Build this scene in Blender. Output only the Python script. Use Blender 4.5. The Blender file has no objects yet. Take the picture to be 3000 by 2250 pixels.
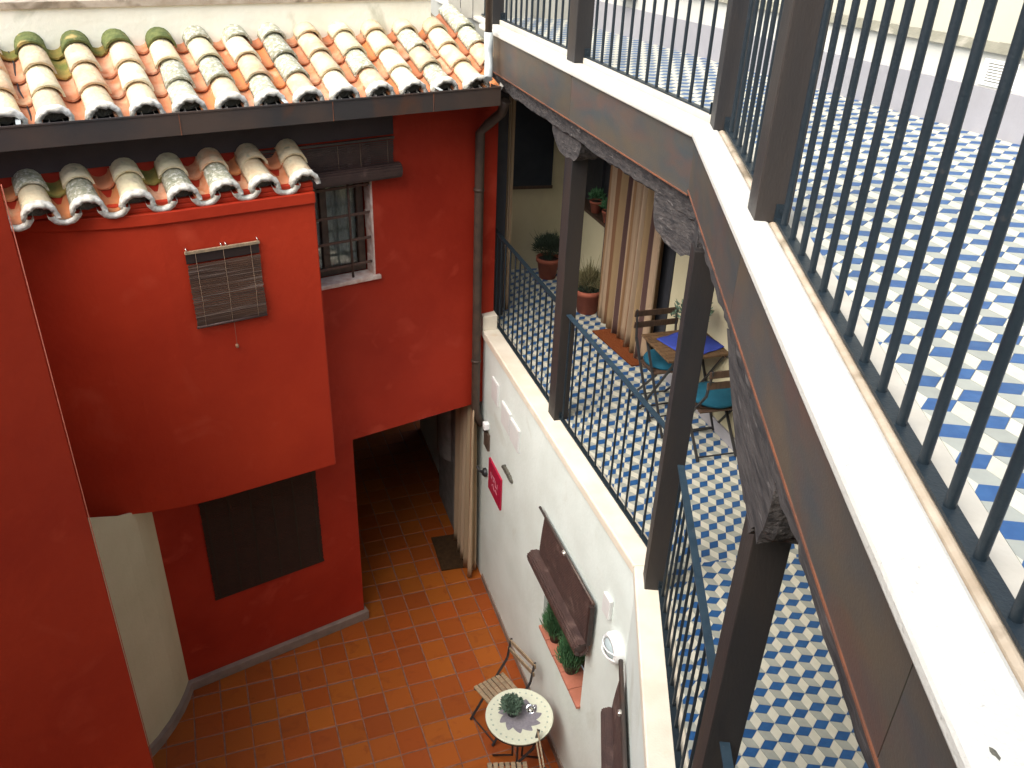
import bpy, math, random
from mathutils import Vector, Matrix
random.seed(7)
R = math.radians
# ---------------------------------------------------------------- camera, sky, sun, exposure
Z0 = 7.12                                   # courtyard floor is z = 0, the camera stands this high above it
F_PX, PITCH, ROLL = 2513.8, R(29.675), R(-2.333)
scene = bpy.context.scene
col = bpy.context.collection
cam_d = bpy.data.cameras.new('camera'); cam = bpy.data.objects.new('camera', cam_d); col.objects.link(cam)
cam_d.sensor_width = 36; cam_d.lens = 36*F_PX/3000; cam_d.clip_end = 500; cam_d.clip_start = 0.02
_d = Vector((math.sin(ROLL)*math.cos(PITCH), math.cos(ROLL)*math.cos(PITCH), math.sin(PITCH)))
_f = (Vector((0, 0, 1)) - _d*_d.z).normalized(); _r = _d.cross(_f)
_M = Matrix((_r, _f, -_d))
cx, cy, cz = _M.col[0], -_M.col[1], -_M.col[2]
cam.matrix_world = Matrix(((cx.x, cy.x, cz.x, 0), (cx.y, cy.y, cz.y, 0), (cx.z, cy.z, cz.z, Z0), (0, 0, 0, 1)))
scene.camera = cam
SUN_EL, SUN_AZ = 50, 226
w = bpy.data.worlds.new('World'); scene.world = w; w.use_nodes = True
nt = w.node_tree; bg = nt.nodes['Background']
sky = nt.nodes.new('ShaderNodeTexSky'); sky.sky_type = 'NISHITA'; sky.sun_disc = False
sky.sun_elevation = R(SUN_EL); sky.sun_rotation = R(SUN_AZ); sky.dust_density = 4; sky.air_density = 1.2
hs = nt.nodes.new('ShaderNodeHueSaturation'); hs.inputs['Saturation'].default_value = 0.7
nt.links.new(sky.outputs[0], hs.inputs['Color']); nt.links.new(hs.outputs[0], bg.inputs[0])
bg.inputs[1].default_value = 0.15
sl = bpy.data.lights.new('sun', 'SUN'); so = bpy.data.objects.new('sun', sl); col.objects.link(so)
sl.energy = 1.5; sl.angle = R(60); sl.color = (1, .955, .88)
sd = Vector((math.sin(R(SUN_AZ))*math.cos(R(SUN_EL)), math.cos(R(SUN_AZ))*math.cos(R(SUN_EL)), math.sin(R(SUN_EL))))
so.rotation_euler = sd.to_track_quat('Z', 'Y').to_euler(); so.location = (0, 0, 20)
scene.view_settings.view_transform = 'Standard'; scene.view_settings.look = 'None'
scene.view_settings.gamma = 1; scene.view_settings.exposure = 1.28
scene.view_settings.use_curve_mapping = False

# ---------------------------------------------------------------- materials
def mat(name, c1, c2=None, scale=8, rough=.7, bump=.0, bscale=60, metal=0, spec=.4, c3=None, c3amt=.5, s3=3,
        rnd=0, rnd_cols=None, coat=0, stretch=None, sheen=0, detail=5, c3w=.12):
    m = bpy.data.materials.new(name); m.use_nodes = True
    t = m.node_tree; N, L = t.nodes, t.links
    b = N['Principled BSDF']
    b.inputs['Roughness'].default_value = rough; b.inputs['Metallic'].default_value = metal
    b.inputs['Specular IOR Level'].default_value = spec; b.inputs['Coat Weight'].default_value = coat
    tc = N.new('ShaderNodeTexCoord'); oi = N.new('ShaderNodeObjectInfo')
    off = N.new('ShaderNodeVectorMath'); off.operation = 'MULTIPLY_ADD'
    comb = N.new('ShaderNodeCombineXYZ')
    for i in range(3): L.new(oi.outputs['Random'], comb.inputs[i])
    L.new(comb.outputs[0], off.inputs[0]); off.inputs[1].default_value = (37, 53, 71) if rnd or rnd_cols else (0, 0, 0)
    L.new(tc.outputs['Object'], off.inputs[2])
    mp = N.new('ShaderNodeMapping'); L.new(off.outputs[0], mp.inputs[0])
    if stretch: mp.inputs['Scale'].default_value = stretch
    vec = mp.outputs[0]
    def noise(s, d=detail, dist=0):
        n = N.new('ShaderNodeTexNoise'); n.inputs['Scale'].default_value = s; n.inputs['Detail'].default_value = d
        n.inputs['Distortion'].default_value = dist; L.new(vec, n.inputs['Vector']); return n.outputs['Fac']
    def ramp(fac, a, bb):
        r = N.new('ShaderNodeMapRange'); r.inputs[1].default_value = a; r.inputs[2].default_value = bb
        L.new(fac, r.inputs[0]); return r.outputs[0]
    def mix(f, a, bb, mode='MIX'):
        x = N.new('ShaderNodeMix'); x.data_type = 'RGBA'; x.blend_type = mode
        if isinstance(f, (int, float)): x.inputs[0].default_value = f
        else: L.new(f, x.inputs[0])
        for k, v in ((6, a), (7, bb)):
            if isinstance(v, tuple): x.inputs[k].default_value = v + (1,)
            else: L.new(v, x.inputs[k])
        return x.outputs[2]
    if rnd_cols:
        cr = N.new('ShaderNodeValToRGB'); cr.color_ramp.interpolation = 'CONSTANT'
        e = cr.color_ramp.elements
        while len(e) < len(rnd_cols): e.new(.5)
        for i, c in enumerate(rnd_cols): e[i].position = i/len(rnd_cols); e[i].color = c + (1,)
        L.new(oi.outputs['Random'], cr.inputs[0]); base = cr.outputs[0]
    else: base = c1
    colr = base
    if c2 is not None: colr = mix(ramp(noise(scale), .35, .65), base, c2)
    if c3 is not None: colr = mix(ramp(noise(s3, 8, .6), 1-c3amt, min(1, 1-c3amt+c3w)), colr, c3)
    if rnd:
        h = N.new('ShaderNodeHueSaturation')
        mr = N.new('ShaderNodeMapRange'); mr.inputs[3].default_value = 1-rnd; mr.inputs[4].default_value = 1+rnd
        fr = N.new('ShaderNodeMath'); fr.operation = 'FRACT'; mu = N.new('ShaderNodeMath'); mu.operation = 'MULTIPLY'
        mu.inputs[1].default_value = 17.3; L.new(oi.outputs['Random'], mu.inputs[0]); L.new(mu.outputs[0], fr.inputs[0])
        L.new(fr.outputs[0], mr.inputs[0]); L.new(mr.outputs[0], h.inputs['Value'])
        if isinstance(colr, tuple): h.inputs['Color'].default_value = colr + (1,)
        else: L.new(colr, h.inputs['Color'])
        colr = h.outputs[0]
    if isinstance(colr, tuple): b.inputs['Base Color'].default_value = colr + (1,)
    else: L.new(colr, b.inputs['Base Color'])
    if bump:
        bp = N.new('ShaderNodeBump'); bp.inputs['Strength'].default_value = bump; bp.inputs['Distance'].default_value = .01
        L.new(noise(bscale, 6), bp.inputs['Height']); L.new(bp.outputs[0], b.inputs['Normal'])
    rr = N.new('ShaderNodeMapRange'); rr.inputs[3].default_value = max(.03, rough-.1); rr.inputs[4].default_value = min(1, rough+.12)
    L.new(noise(scale*1.7), rr.inputs[0]); L.new(rr.outputs[0], b.inputs['Roughness'])
    return m
M = {}
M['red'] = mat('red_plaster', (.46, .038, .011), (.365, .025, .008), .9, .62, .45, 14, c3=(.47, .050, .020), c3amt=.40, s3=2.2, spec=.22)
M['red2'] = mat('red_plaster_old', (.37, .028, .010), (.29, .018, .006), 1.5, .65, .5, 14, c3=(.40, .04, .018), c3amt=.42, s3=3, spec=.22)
M['white'] = mat('white_plaster', (.70, .78, .745), (.63, .70, .66), 2.2, .85, .3, 25, c3=(.56, .61, .55), c3amt=.38, s3=1.6)
M['cream'] = mat('cream_plaster', (.56, .51, .34), (.50, .455, .295), 2.0, .85, .25, 30, c3=(.45, .40, .28), c3amt=.36, s3=2.0)
M['roofwall'] = mat('weathered_cream_plaster', (.88, .86, .72), (.80, .77, .62), 2.5, .9, .4, 25, c3=(.34, .35, .22), c3amt=.43, s3=1.8)
M['terwall'] = mat('pale_terrace_plaster', (.52, .51, .41), (.47, .46, .37), 2, .85, .2, 30)
M['plinth'] = mat('grey_skirting', (.33, .325, .345), (.30, .295, .31), 5, .8, .15, 60)
M['white_trim'] = mat('white_painted_band', (.56, .56, .51), (.52, .515, .47), 4, .8, .15, 60)
M['corn'] = mat('stone_cornice', (.24, .23, .18), (.17, .165, .125), 9, .9, .5, 40, c3=(.34, .32, .26), c3amt=.45, s3=6)
M['slab'] = mat('limestone_coping', (.58, .57, .52), (.52, .51, .46), 4, .6, .25, 90, c3=(.28, .27, .24), c3amt=.33, s3=60)
M['slab_dirty'] = mat('stained_stone_edge', (.46, .39, .30), (.34, .27, .19), 9, .75, .3, 60, c3=(.19, .15, .10), c3amt=.46, s3=5)
M['slab2'] = mat('beige_stone_strip', (.50, .47, .40), (.46, .43, .36), 12, .7, .15, 80)
M['gslab'] = mat('cream_stone_edge', (.72, .67, .56), (.64, .58, .47), 5, .65, .15, 80, c3=(.60, .47, .30), c3amt=.34, s3=2.2)
M['conc'] = mat('grey_concrete_skirting', (.27, .20, .16), (.20, .15, .12), 6, .85, .3, 60)
M['paint'] = mat('dark_slate_metal_paint', (.008, .015, .021), (.011, .019, .026), 30, .45, .15, 150, spec=.35, c3=(.030, .030, .032), c3amt=.34, s3=30)
M['rail'] = mat('sky_tinted_rail_paint', (.026, .048, .068), (.018, .036, .055), 20, .4, .08, 200, spec=.5, c3=(.06, .075, .085), c3amt=.36, s3=30)  # blue tint paints the sky's reflection on dark slate paint
M['post'] = mat('brown_steel_post', (.036, .029, .025), (.020, .020, .022), 3, .5, .15, 120, metal=.1, spec=.35, stretch=(1, 1, .25), c3=(.012, .016, .021), c3amt=.46, s3=2)
M['corten'] = mat('patinated_steel', (.100, .082, .060), (.058, .070, .074), 2.2, .48, .12, 90, metal=.3, spec=.5, c3=(.15, .070, .045), c3amt=.50, s3=2.2, c3w=.42, rnd=.10, stretch=(1, 1, 2.2))
M['rust'] = mat('orange_rust_edge', (.20, .070, .032), (.11, .048, .030), 6, .8, .3, 80)
M['gutter'] = mat('brown_gutter_metal', (.088, .062, .050), (.050, .046, .046), 2.2, .45, .1, 80, metal=.3, c3=(.11, .055, .035), c3amt=.42, s3=2)
M['timber'] = mat('grey_old_timber', (.062, .055, .052), (.024, .022, .023), 8, .85, 1.0, 14, stretch=(5, .7, 5), c3=(.17, .155, .145), c3amt=.38, s3=7)
M['darkwood'] = mat('dark_painted_wood', (.030, .032, .038), (.022, .024, .030), 8, .6, .2, 60)
M['ceil'] = mat('dark_ceiling_boards', (.045, .043, .040), (.03, .03, .03), 4, .8)
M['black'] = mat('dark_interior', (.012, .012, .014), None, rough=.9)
M['terra'] = mat('glazed_terracotta_tile', (.36, .105, .018), None, 5, .5, .12, 50, spec=.3, rnd=.10, c3=(.21, .042, .008), c3amt=.42, s3=7, c3w=.25,
                 rnd_cols=[(.31, .076, .009), (.295, .066, .009), (.325, .085, .010), (.29, .070, .009), (.30, .062, .008), (.275, .058, .009)])
M['terra2'] = mat('glazed_terracotta_far', (.30, .070, .010), (.26, .056, .010), 9, .5, .12, 50, spec=.35)
M['grout'] = mat('brown_grout', (.24, .12, .085), (.16, .08, .055), 20, .9, .3, 80)
M['tblue'] = mat('blue_floor_tile', (.014, .068, .195), (.022, .088, .23), 30, .42, .03, 90, spec=.4, rnd=.10)
M['twhite'] = mat('cream_floor_tile', (.56, .545, .45), (.52, .505, .415), 20, .42, .03, 90, spec=.4, rnd=.05)
M['tgrey'] = mat('grey_floor_tile', (.33, .345, .305), (.295, .31, .275), 20, .42, .03, 90, spec=.4, rnd=.06)
M['tgrout'] = mat('pale_tile_grout', (.36, .36, .32), None, 5, .8)
M['cap'] = mat('weathered_clay_tile', (.5, .4, .25), (.60, .51, .34), 11, .85, .9, 45, c3=(.30, .29, .20), c3amt=.42, s3=15, c3w=.2, rnd=.10,
               rnd_cols=[(.78, .62, .36), (.66, .38, .22), (.80, .70, .46), (.56, .42, .26), (.74, .52, .32), (.82, .74, .54), (.70, .63, .40), (.76, .58, .34)])
M['lichen'] = mat('lichen_covered_tile', (.46, .44, .32), (.28, .29, .20), 30, .9, .9, 60, c3=(.82, .80, .70), c3amt=.50, s3=38, c3w=.2, rnd=.2)
M['moss'] = mat('mossy_tile', (.15, .17, .055), (.085, .11, .035), 18, .95, .9, 60, c3=(.46, .34, .13), c3amt=.42, s3=9, rnd=.12)
M['pan'] = mat('orange_clay_pan_tile', (.55, .22, .10), (.48, .17, .07), 9, .8, .3, 60, c3=(.62, .36, .20), c3amt=.42, s3=6, rnd=.14,
               rnd_cols=[(.58, .25, .13), (.60, .30, .17), (.56, .20, .06), (.62, .34, .21), (.52, .19, .09)])
M['panmoss'] = mat('green_stained_pan_tile', (.30, .20, .05), (.12, .14, .03), 8, .9, .5, 60, rnd=.1)
M['mortar'] = mat('white_lime_mortar', (.74, .72, .66), (.44, .42, .35), 22, .95, 1.0, 35)
M['blind'] = mat('brown_bamboo_slats', (.105, .055, .034), (.060, .034, .025), 30, .5, .2, 60, stretch=(.12, .12, 3), c3=(.24, .185, .155), c3amt=.47, s3=11, c3w=.2)  # pale streaks put the sheen of the slat rows into the colour
M['blindroll'] = mat('rolled_brown_slats', (.070, .040, .034), (.050, .030, .027), 12, .5, .3, 60, c3=(.11, .07, .06), c3amt=.42, s3=7)
M['blindbar'] = mat('dark_blind_rail', (.030, .018, .016), None, rough=.5)
M['cord'] = mat('tan_cord', (.22, .15, .10), None, rough=.9)
M['bright'] = mat('bright_metal', (.75, .72, .66), None, rough=.25, metal=.8)
M['knob'] = mat('wood_knob', (.30, .16, .09), None, rough=.5)
M['iron'] = mat('rusty_iron_bar', (.075, .045, .036), (.12, .065, .045), 30, .75, .4, 90)
M['wframe'] = mat('brown_window_frame', (.10, .065, .045), (.06, .04, .03), 12, .6, .3, 50)
M['wood'] = mat('oiled_acacia_slat', (.125, .070, .032), (.075, .042, .021), 9, .55, .3, 60, stretch=(8, 1, 1), rnd=.12)
M['woodp'] = mat('weathered_chair_slat', (.34, .25, .155), (.22, .165, .105), 9, .65, .3, 60, stretch=(8, 1, 1), rnd=.12)
M['wooddark'] = mat('dark_brown_slat', (.080, .045, .028), (.05, .03, .02), 9, .6, .2, 60, stretch=(8, 1, 1), rnd=.1)
M['steel'] = mat('black_chair_steel', (.022, .022, .024), None, rough=.45, spec=.5)
M['teal'] = mat('teal_cushion_cloth', (.010, .080, .125), (.008, .068, .11), 14, .9, .4, 90, spec=.2)
M['bluecloth'] = mat('royal_blue_cloth', (.035, .055, .29), (.025, .045, .24), 10, .85, .3, 80, spec=.2)
M['clay'] = mat('terracotta_pot', (.33, .095, .055), (.28, .075, .045), 10, .75, .2, 60)
M['claysill'] = mat('terracotta_sill', (.46, .17, .11), (.40, .14, .085), 10, .7, .2, 60)
M['soil'] = mat('potting_soil', (.035, .025, .018), None, rough=1)
M['potblack'] = mat('black_plastic_pot', (.018, .020, .024), None, rough=.5)
M['leaf'] = mat('green_conifer_leaf', (.10, .24, .10), (.045, .13, .06), 30, .7, rnd=.2)
M['eaveshade'] = mat('purple_brown_eave_shade', (.050, .036, .038), (.036, .028, .031), 3, .7, .2, 60)  # colour of the deep shade below the gutter
M['edgeline'] = mat('pale_red_corner', (.42, .13, .08), (.36, .08, .045), 20, .7)  # paler red for the thin strip along the near wall's corner
M['fillm'] = mat('grey_mortar_fill', (.13, .125, .10), (.08, .078, .062), 20, .95, .6, 60)
M['leaf2'] = mat('dry_lavender_stem', (.20, .17, .085), (.13, .13, .06), 40, .9)
M['leaf3'] = mat('dark_bush_leaf', (.060, .085, .055), (.035, .055, .035), 40, .8)
M['leaf4'] = mat('grey_green_leaf', (.13, .20, .145), (.07, .12, .08), 30, .7)
M['mat_orange'] = mat('rust_doormat_fibre', (.22, .065, .022), (.17, .05, .018), 60, 1, .8, 200, spec=.1)
M['mat_dark'] = mat('brown_doormat_fibre', (.075, .040, .018), (.05, .028, .014), 20, 1, .8, 200, spec=.1)
M['sign'] = mat('crimson_sign', (.42, .008, .045), (.36, .008, .04), 12, .5)
M['signw'] = mat('pale_sign_print', (.52, .22, .27), None, rough=.6)
M['bronze'] = mat('grey_iron_relief', (.14, .13, .10), (.06, .06, .05), 60, .8, .6, 90)
M['box'] = mat('white_box_cover', (.66, .67, .66), (.62, .63, .62), 10, .6)
M['lampw'] = mat('white_lamp_plastic', (.82, .84, .84), None, rough=.3)
M['lampg'] = mat('grey_lamp_glass', (.40, .48, .50), None, rough=.15)
M['pvc'] = mat('grey_zinc_pipe', (.50, .54, .54), (.42, .46, .46), 14, .45, .1, 60, metal=.2)
M['pipeb'] = mat('brown_pipe', (.090, .062, .045), (.060, .043, .034), 10, .5, .1, 60, metal=.2)
M['tabletop'] = mat('cream_mosaic', (.66, .68, .54), (.62, .64, .50), 60, .35, .2, 200)
M['tgreyleaf'] = mat('mauve_grey_mosaic', (.25, .235, .26), (.19, .18, .21), 50, .35, .2, 200)
M['tdot'] = mat('green_grey_mosaic_dot', (.36, .43, .36), None, rough=.4)
M['voile'] = mat('grey_lace_curtain', (.30, .32, .29), (.20, .215, .19), 18, .9, .3, 60, stretch=(3, 3, 1))
M['palecap'] = mat('peeling_white_paint', (.66, .56, .49), (.50, .33, .27), 16, .8, .5, 40)
M['boards'] = mat('pale_vertical_boards', (.50, .48, .41), (.44, .42, .36), 5, .8, .2, 40, rnd=.14)
M['stonegrey'] = mat('grey_stone', (.24, .23, .21), (.17, .165, .15), 8, .9, .5, 30)
M['flag'] = mat('yellow_cloth', (.62, .45, .22), None, rough=.9)
gm = bpy.data.materials.new('clear_glass'); gm.use_nodes = True
gb = gm.node_tree.nodes['Principled BSDF']; gb.inputs['Base Color'].default_value = (.9, .93, .92, 1)
gb.inputs['Roughness'].default_value = .05; gb.inputs['Transmission Weight'].default_value = 1; gb.inputs['IOR'].default_value = 1.45
M['glass'] = gm
def striped(name, cols, scale):
    m = bpy.data.materials.new(name); m.use_nodes = True; N, L = m.node_tree.nodes, m.node_tree.links
    b = N['Principled BSDF']; b.inputs['Roughness'].default_value = .95; b.inputs['Specular IOR Level'].default_value = .1
    uv = N.new('ShaderNodeUVMap'); sp = N.new('ShaderNodeSeparateXYZ'); L.new(uv.outputs[0], sp.inputs[0])
    mu = N.new('ShaderNodeMath'); mu.operation = 'MULTIPLY'; mu.inputs[1].default_value = scale; L.new(sp.outputs[0], mu.inputs[0])
    fr = N.new('ShaderNodeMath'); fr.operation = 'FRACT'; L.new(mu.outputs[0], fr.inputs[0])
    cr = N.new('ShaderNodeValToRGB'); cr.color_ramp.interpolation = 'CONSTANT'; e = cr.color_ramp.elements
    while len(e) < len(cols): e.new(.5)
    for i, (p, c) in enumerate(cols): e[i].position = p; e[i].color = c + (1,)
    L.new(fr.outputs[0], cr.inputs[0]); L.new(cr.outputs[0], b.inputs['Base Color'])
    return m
M['curtain'] = striped('striped_curtain', [(0, (.31, .225, .15)), (.10, (.22, .13, .07)), (.17, (.33, .24, .16)), (.30, (.085, .05, .045)),
    (.345, (.32, .23, .15)), (.52, (.26, .18, .10)), (.62, (.34, .255, .175)), (.80, (.17, .09, .05)), (.87, (.31, .225, .15))], 1.6)
M['curtain2'] = striped('tan_folded_curtain', [(0, (.42, .31, .20)), (.35, (.27, .18, .10)), (.45, (.44, .33, .22)), (.75, (.30, .16, .09)), (.82, (.36, .27, .17))], 3)

# ---------------------------------------------------------------- mesh builder
WLOC = {}
class MB:
    def __init__(s): s.v = []; s.f = []; s.mi = []; s.sm = []; s.uv = None
    def add(s, vs, fs, mi=0, smooth=False):
        n = len(s.v); s.v += [Vector(p) for p in vs]
        for f in fs: s.f.append([i+n for i in f]); s.mi.append(mi); s.sm.append(smooth)
    def hexa(s, P, mi=0):                       # P: 4 bottom, 4 top
        s.add(P, [(3, 2, 1, 0), (4, 5, 6, 7), (0, 1, 5, 4), (1, 2, 6, 5), (2, 3, 7, 6), (3, 0, 4, 7)], mi)
    def box(s, x0, x1, y0, y1, z0, z1, fr=None, mi=0):
        P = [(x0, y0, z0), (x1, y0, z0), (x1, y1, z0), (x0, y1, z0), (x0, y0, z1), (x1, y0, z1), (x1, y1, z1), (x0, y1, z1)]
        if fr: P = [fr(*p) for p in P]
        s.hexa(P, mi)
    def prism(s, pts, z0, z1, mi=0):            # pts (x, y) polygon, any frame in world xy
        n = len(pts); vs = [(x, y, z0) for x, y in pts] + [(x, y, z1) for x, y in pts]
        s.add(vs, [tuple(range(n-1, -1, -1)), tuple(range(n, 2*n))] + [(i, (i+1) % n, n+(i+1) % n, n+i) for i in range(n)], mi)
    def extr(s, pts3, d, mi=0, smooth=False):   # polygon of 3d points extruded by d
        n = len(pts3); d = Vector(d); vs = [Vector(p) for p in pts3] + [Vector(p)+d for p in pts3]
        s.add(vs, [tuple(range(n-1, -1, -1)), tuple(range(n, 2*n))] + [(i, (i+1) % n, n+(i+1) % n, n+i) for i in range(n)], mi, smooth)
    def tube(s, path, r, n=8, mi=0, cap=True, r2=None):
        path = [Vector(p) for p in path]; rings = []; x = None
        for i, p in enumerate(path):
            a = path[max(0, i-1)]; b = path[min(len(path)-1, i+1)]; t = (b-a).normalized()
            if x is None:
                ref = Vector((0, 0, 1)) if abs(t.z) < .95 else Vector((0, 1, 0))
                x = t.cross(ref)
            x = (x-t*x.dot(t)).normalized(); y = t.cross(x)
            rr = r if r2 is None else r+(r2-r)*i/(len(path)-1)
            rings.append([p + x*rr*math.cos(2*math.pi*k/n) + y*rr*math.sin(2*math.pi*k/n) for k in range(n)])
        vs = [q for g in rings for q in g]; fs = []
        for i in range(len(path)-1):
            for k in range(n): fs.append((i*n+k, i*n+(k+1) % n, (i+1)*n+(k+1) % n, (i+1)*n+k))
        s.add(vs, fs, mi, n > 5)
        if cap: 
            m = len(s.v)-len(vs); s.f.append([m+k for k in range(n-1, -1, -1)]); s.mi.append(mi); s.sm.append(False)
            s.f.append([m+(len(path)-1)*n+k for k in range(n)]); s.mi.append(mi); s.sm.append(False)
    def bar(s, a, b, wx, wy, mi=0):             # square bar from a to b
        a, b = Vector(a), Vector(b); t = (b-a).normalized(); ref = Vector((0, 0, 1)) if abs(t.z) < .9 else Vector((1, 0, 0))
        x = t.cross(ref).normalized(); y = t.cross(x)
        P = [a-x*wx/2-y*wy/2, a+x*wx/2-y*wy/2, a+x*wx/2+y*wy/2, a-x*wx/2+y*wy/2]
        s.hexa(P+[p+(b-a) for p in P], mi)
    def lathe(s, prof, c, n=24, mi=0):
        vs = []; fs = []
        for r, z in prof:
            for k in range(n): vs.append((c[0]+r*math.cos(2*math.pi*k/n), c[1]+r*math.sin(2*math.pi*k/n), c[2]+z))
        for i in range(len(prof)-1):
            for k in range(n): fs.append((i*n+k, i*n+(k+1) % n, (i+1)*n+(k+1) % n, (i+1)*n+k))
        s.add(vs, fs, mi, True)
    def build(s, name, m, parent=None, local=False, bevel=0, label=None, cat=None, group=None, kind=None, dz=Z0):
        me = bpy.data.meshes.new(name)
        base = Vector((0, 0, 0))
        if not local:
            if parent: base = WLOC.get(parent.name, Vector((0, 0, 0)))
            else:
                xs = [p.x for p in s.v]; ys = [p.y for p in s.v]; zs = [p.z for p in s.v]
                base = Vector(((min(xs)+max(xs))/2, (min(ys)+max(ys))/2, min(zs)+dz))
            V = [(p.x-base.x, p.y-base.y, p.z+dz-base.z) for p in s.v]
        else: V = [tuple(p) for p in s.v]
        me.from_pydata(V, [], s.f)
        ms = m if isinstance(m, (list, tuple)) else [m]
        for k in ms: me.materials.append(M[k])
        me.polygons.foreach_set('material_index', s.mi); me.polygons.foreach_set('use_smooth', s.sm)
        if s.uv:
            l = me.uv_layers.new(name='UVMap')
            for poly in me.polygons:
                for li in poly.loop_indices: l.data[li].uv = s.uv[me.loops[li].vertex_index]
        me.update()
        o = bpy.data.objects.new(name, me); col.objects.link(o)
        if parent: o.parent = parent
        elif not local: o.location = base; 
        WLOC[o.name] = base if not local else Vector((0, 0, 0))
        if parent and not local: WLOC[o.name] = base
        if bevel:
            b = o.modifiers.new('bevel', 'BEVEL'); b.width = bevel; b.segments = 2; b.limit_method = 'ANGLE'
        tag(o, label, cat, group, kind)
        return o
def tag(o, label=None, cat=None, group=None, kind=None):
    if label: o['label'] = label
    if cat: o['category'] = cat
    if group: o['group'] = group
    if kind: o['kind'] = kind
    return o
def empty(name, loc, label, cat, group=None, rz=0, dz=Z0, kind=None):
    o = bpy.data.objects.new(name, None); col.objects.link(o); o.empty_display_size = .1
    o.location = (loc[0], loc[1], loc[2]+dz); o.rotation_euler = (0, 0, rz)
    WLOC[o.name] = Vector(o.location)
    return tag(o, label, cat, group, kind)
def child(name, me, parent, loc, rot=(0, 0, 0), scale=None, local=False):
    o = bpy.data.objects.new(name, me); col.objects.link(o); o.parent = parent
    l = Vector(loc) if local else Vector(loc)+Vector((0, 0, Z0))-WLOC[parent.name]
    o.location = l; o.rotation_euler = rot
    if scale: o.scale = scale
    return o
def copy_tree(o, parent=None):
    c = o.copy(); col.objects.link(c)
    if parent: c.parent = parent
    WLOC[c.name] = WLOC.get(o.name, Vector((0, 0, 0)))
    for ch in list(o.children): copy_tree(ch, c)
    return c

# ---------------------------------------------------------------- frames of the place
def azv(a): return Vector((math.sin(R(a)), math.cos(R(a)), 0))
D1, D2 = azv(-18.9), azv(3.45)
N1, N2 = Vector((D1.y, -D1.x, 0)), Vector((D2.y, -D2.x, 0))      # into building B
C0 = Vector((.874, 4.393, 0)); K1, K2 = N1.dot(C0), N2.dot(C0)
def bend(o):
    det = N1.x*N2.y-N1.y*N2.x
    a, b = K1+o, K2+o
    return Vector(((a*N2.y-b*N1.y)/det, (N1.x*b-N2.x*a)/det, 0))
def f1(o, t, z): p = C0+N1*o+D1*t; return (p.x, p.y, z)          # far wing frame: depth, distance from bend
def f2(o, t, z): p = C0+N2*o-D2*t; return (p.x, p.y, z)          # near wing frame
AZA = 55.7; EA = azv(AZA); NA = Vector((EA.y, -EA.x, 0)); PA = Vector((-3.146, 5.989, 0))
def fA(a, d, z): p = PA+EA*a+NA*d; return (p.x, p.y, z)          # red building: along, in front
BR = Vector((-1.596, 6.501, 0)); BK = Vector((-2.798, 5.726, 0)); EB = (BR-BK).normalized(); NB = Vector((EB.y, -EB.x, 0))
def fB(b, d, z): p = BK+EB*b+NB*d; return (p.x, p.y, z)          # bay front frame
def seg(mb, wing, o0, o1, t0, t1, z0, z1, mi=0):
    f = f1 if wing == 1 else f2
    mb.box(o0, o1, t0, t1, z0, z1, f, mi)
def wing1(mb, o0, o1, tfar, z0, z1, mi=0):      # far-wing strip mitred at the bend
    a, b = bend(o0), bend(o1); c = Vector(f1(o1, tfar, 0)); d = Vector(f1(o0, tfar, 0))
    mb.prism([(p.x, p.y) for p in (a, b, c, d)], z0, z1, mi)
def wing2(mb, o0, o1, tnear, z0, z1, mi=0):
    a, b = bend(o0), bend(o1); c = Vector(f2(o1, tnear, 0)); d = Vector(f2(o0, tnear, 0))
    mb.prism([(p.x, p.y) for p in (d, c, b, a)], z0, z1, mi)
# ================================================================ SETTING: ground and floors
def zof(z): return z
mb = MB(); mb.box(-9, 7, -4, 14, -7.30, -7.125)
court = mb.build('courtyard_floor', 'grout', kind='structure')
def square_tile(sz):
    h, c = sz/2, .006
    vs = [(-h, -h, -.02), (h, -h, -.02), (h, h, -.02), (-h, h, -.02), (-h, -h, -.004), (h, -h, -.004), (h, h, -.004), (-h, h, -.004),
          (-h+c, -h+c, 0), (h-c, -h+c, 0), (h-c, h-c, 0), (-h+c, h-c, 0)]
    fs = [(0, 1, 5, 4), (1, 2, 6, 5), (2, 3, 7, 6), (3, 0, 4, 7), (4, 5, 9, 8), (5, 6, 10, 9), (6, 7, 11, 10), (7, 4, 8, 11), (8, 9, 10, 11)]
    return vs, fs
def raw_mesh(name, vs, fs, m, smooth=False):
    me = bpy.data.meshes.new(name); me.from_pydata(vs, [], fs)
    for k in (m if isinstance(m, (list, tuple)) else [m]): me.materials.append(M[k])
    if smooth: me.polygons.foreach_set('use_smooth', [True]*len(fs))
    return me
tm = raw_mesh('floor_tile', *square_tile(.249), 'terra')
e1, e2 = azv(69), azv(-21); anc = Vector((-2.42, 5.98, 0))
_a = math.radians
cand = []
CI = cam.matrix_world.inverted()
def project(p):                      # p in camera-height coordinates
    q = CI @ Vector((p[0], p[1], p[2]+Z0))
    if q.z > -.05: return None
    return (1500+F_PX*q.x/-q.z, 1125-F_PX*q.y/-q.z, -q.z)
far_t = MB()
for i in range(-6, 22):
    for j in range(-22, 20):
        p = anc+e1*(.26*i)+e2*(.26*j)
        if p.x < -4.2 or p.x > 1.6 or p.y > 11.3 or p.y < -1: continue
        if N1.dot(p)-K1 > .25 and p.y > 4.3 or (N2.dot(p)-K2 > .25): continue
        q = project((p.x, p.y, -7.12))
        vis = q and -60 < q[0] < 1560 and 1000 < q[1] < 2330 and q[2] < 40
        cand.append((0 if vis else 1, q[2] if q else 99, p))
cand.sort(key=lambda c: (c[0], c[1]))
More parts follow.
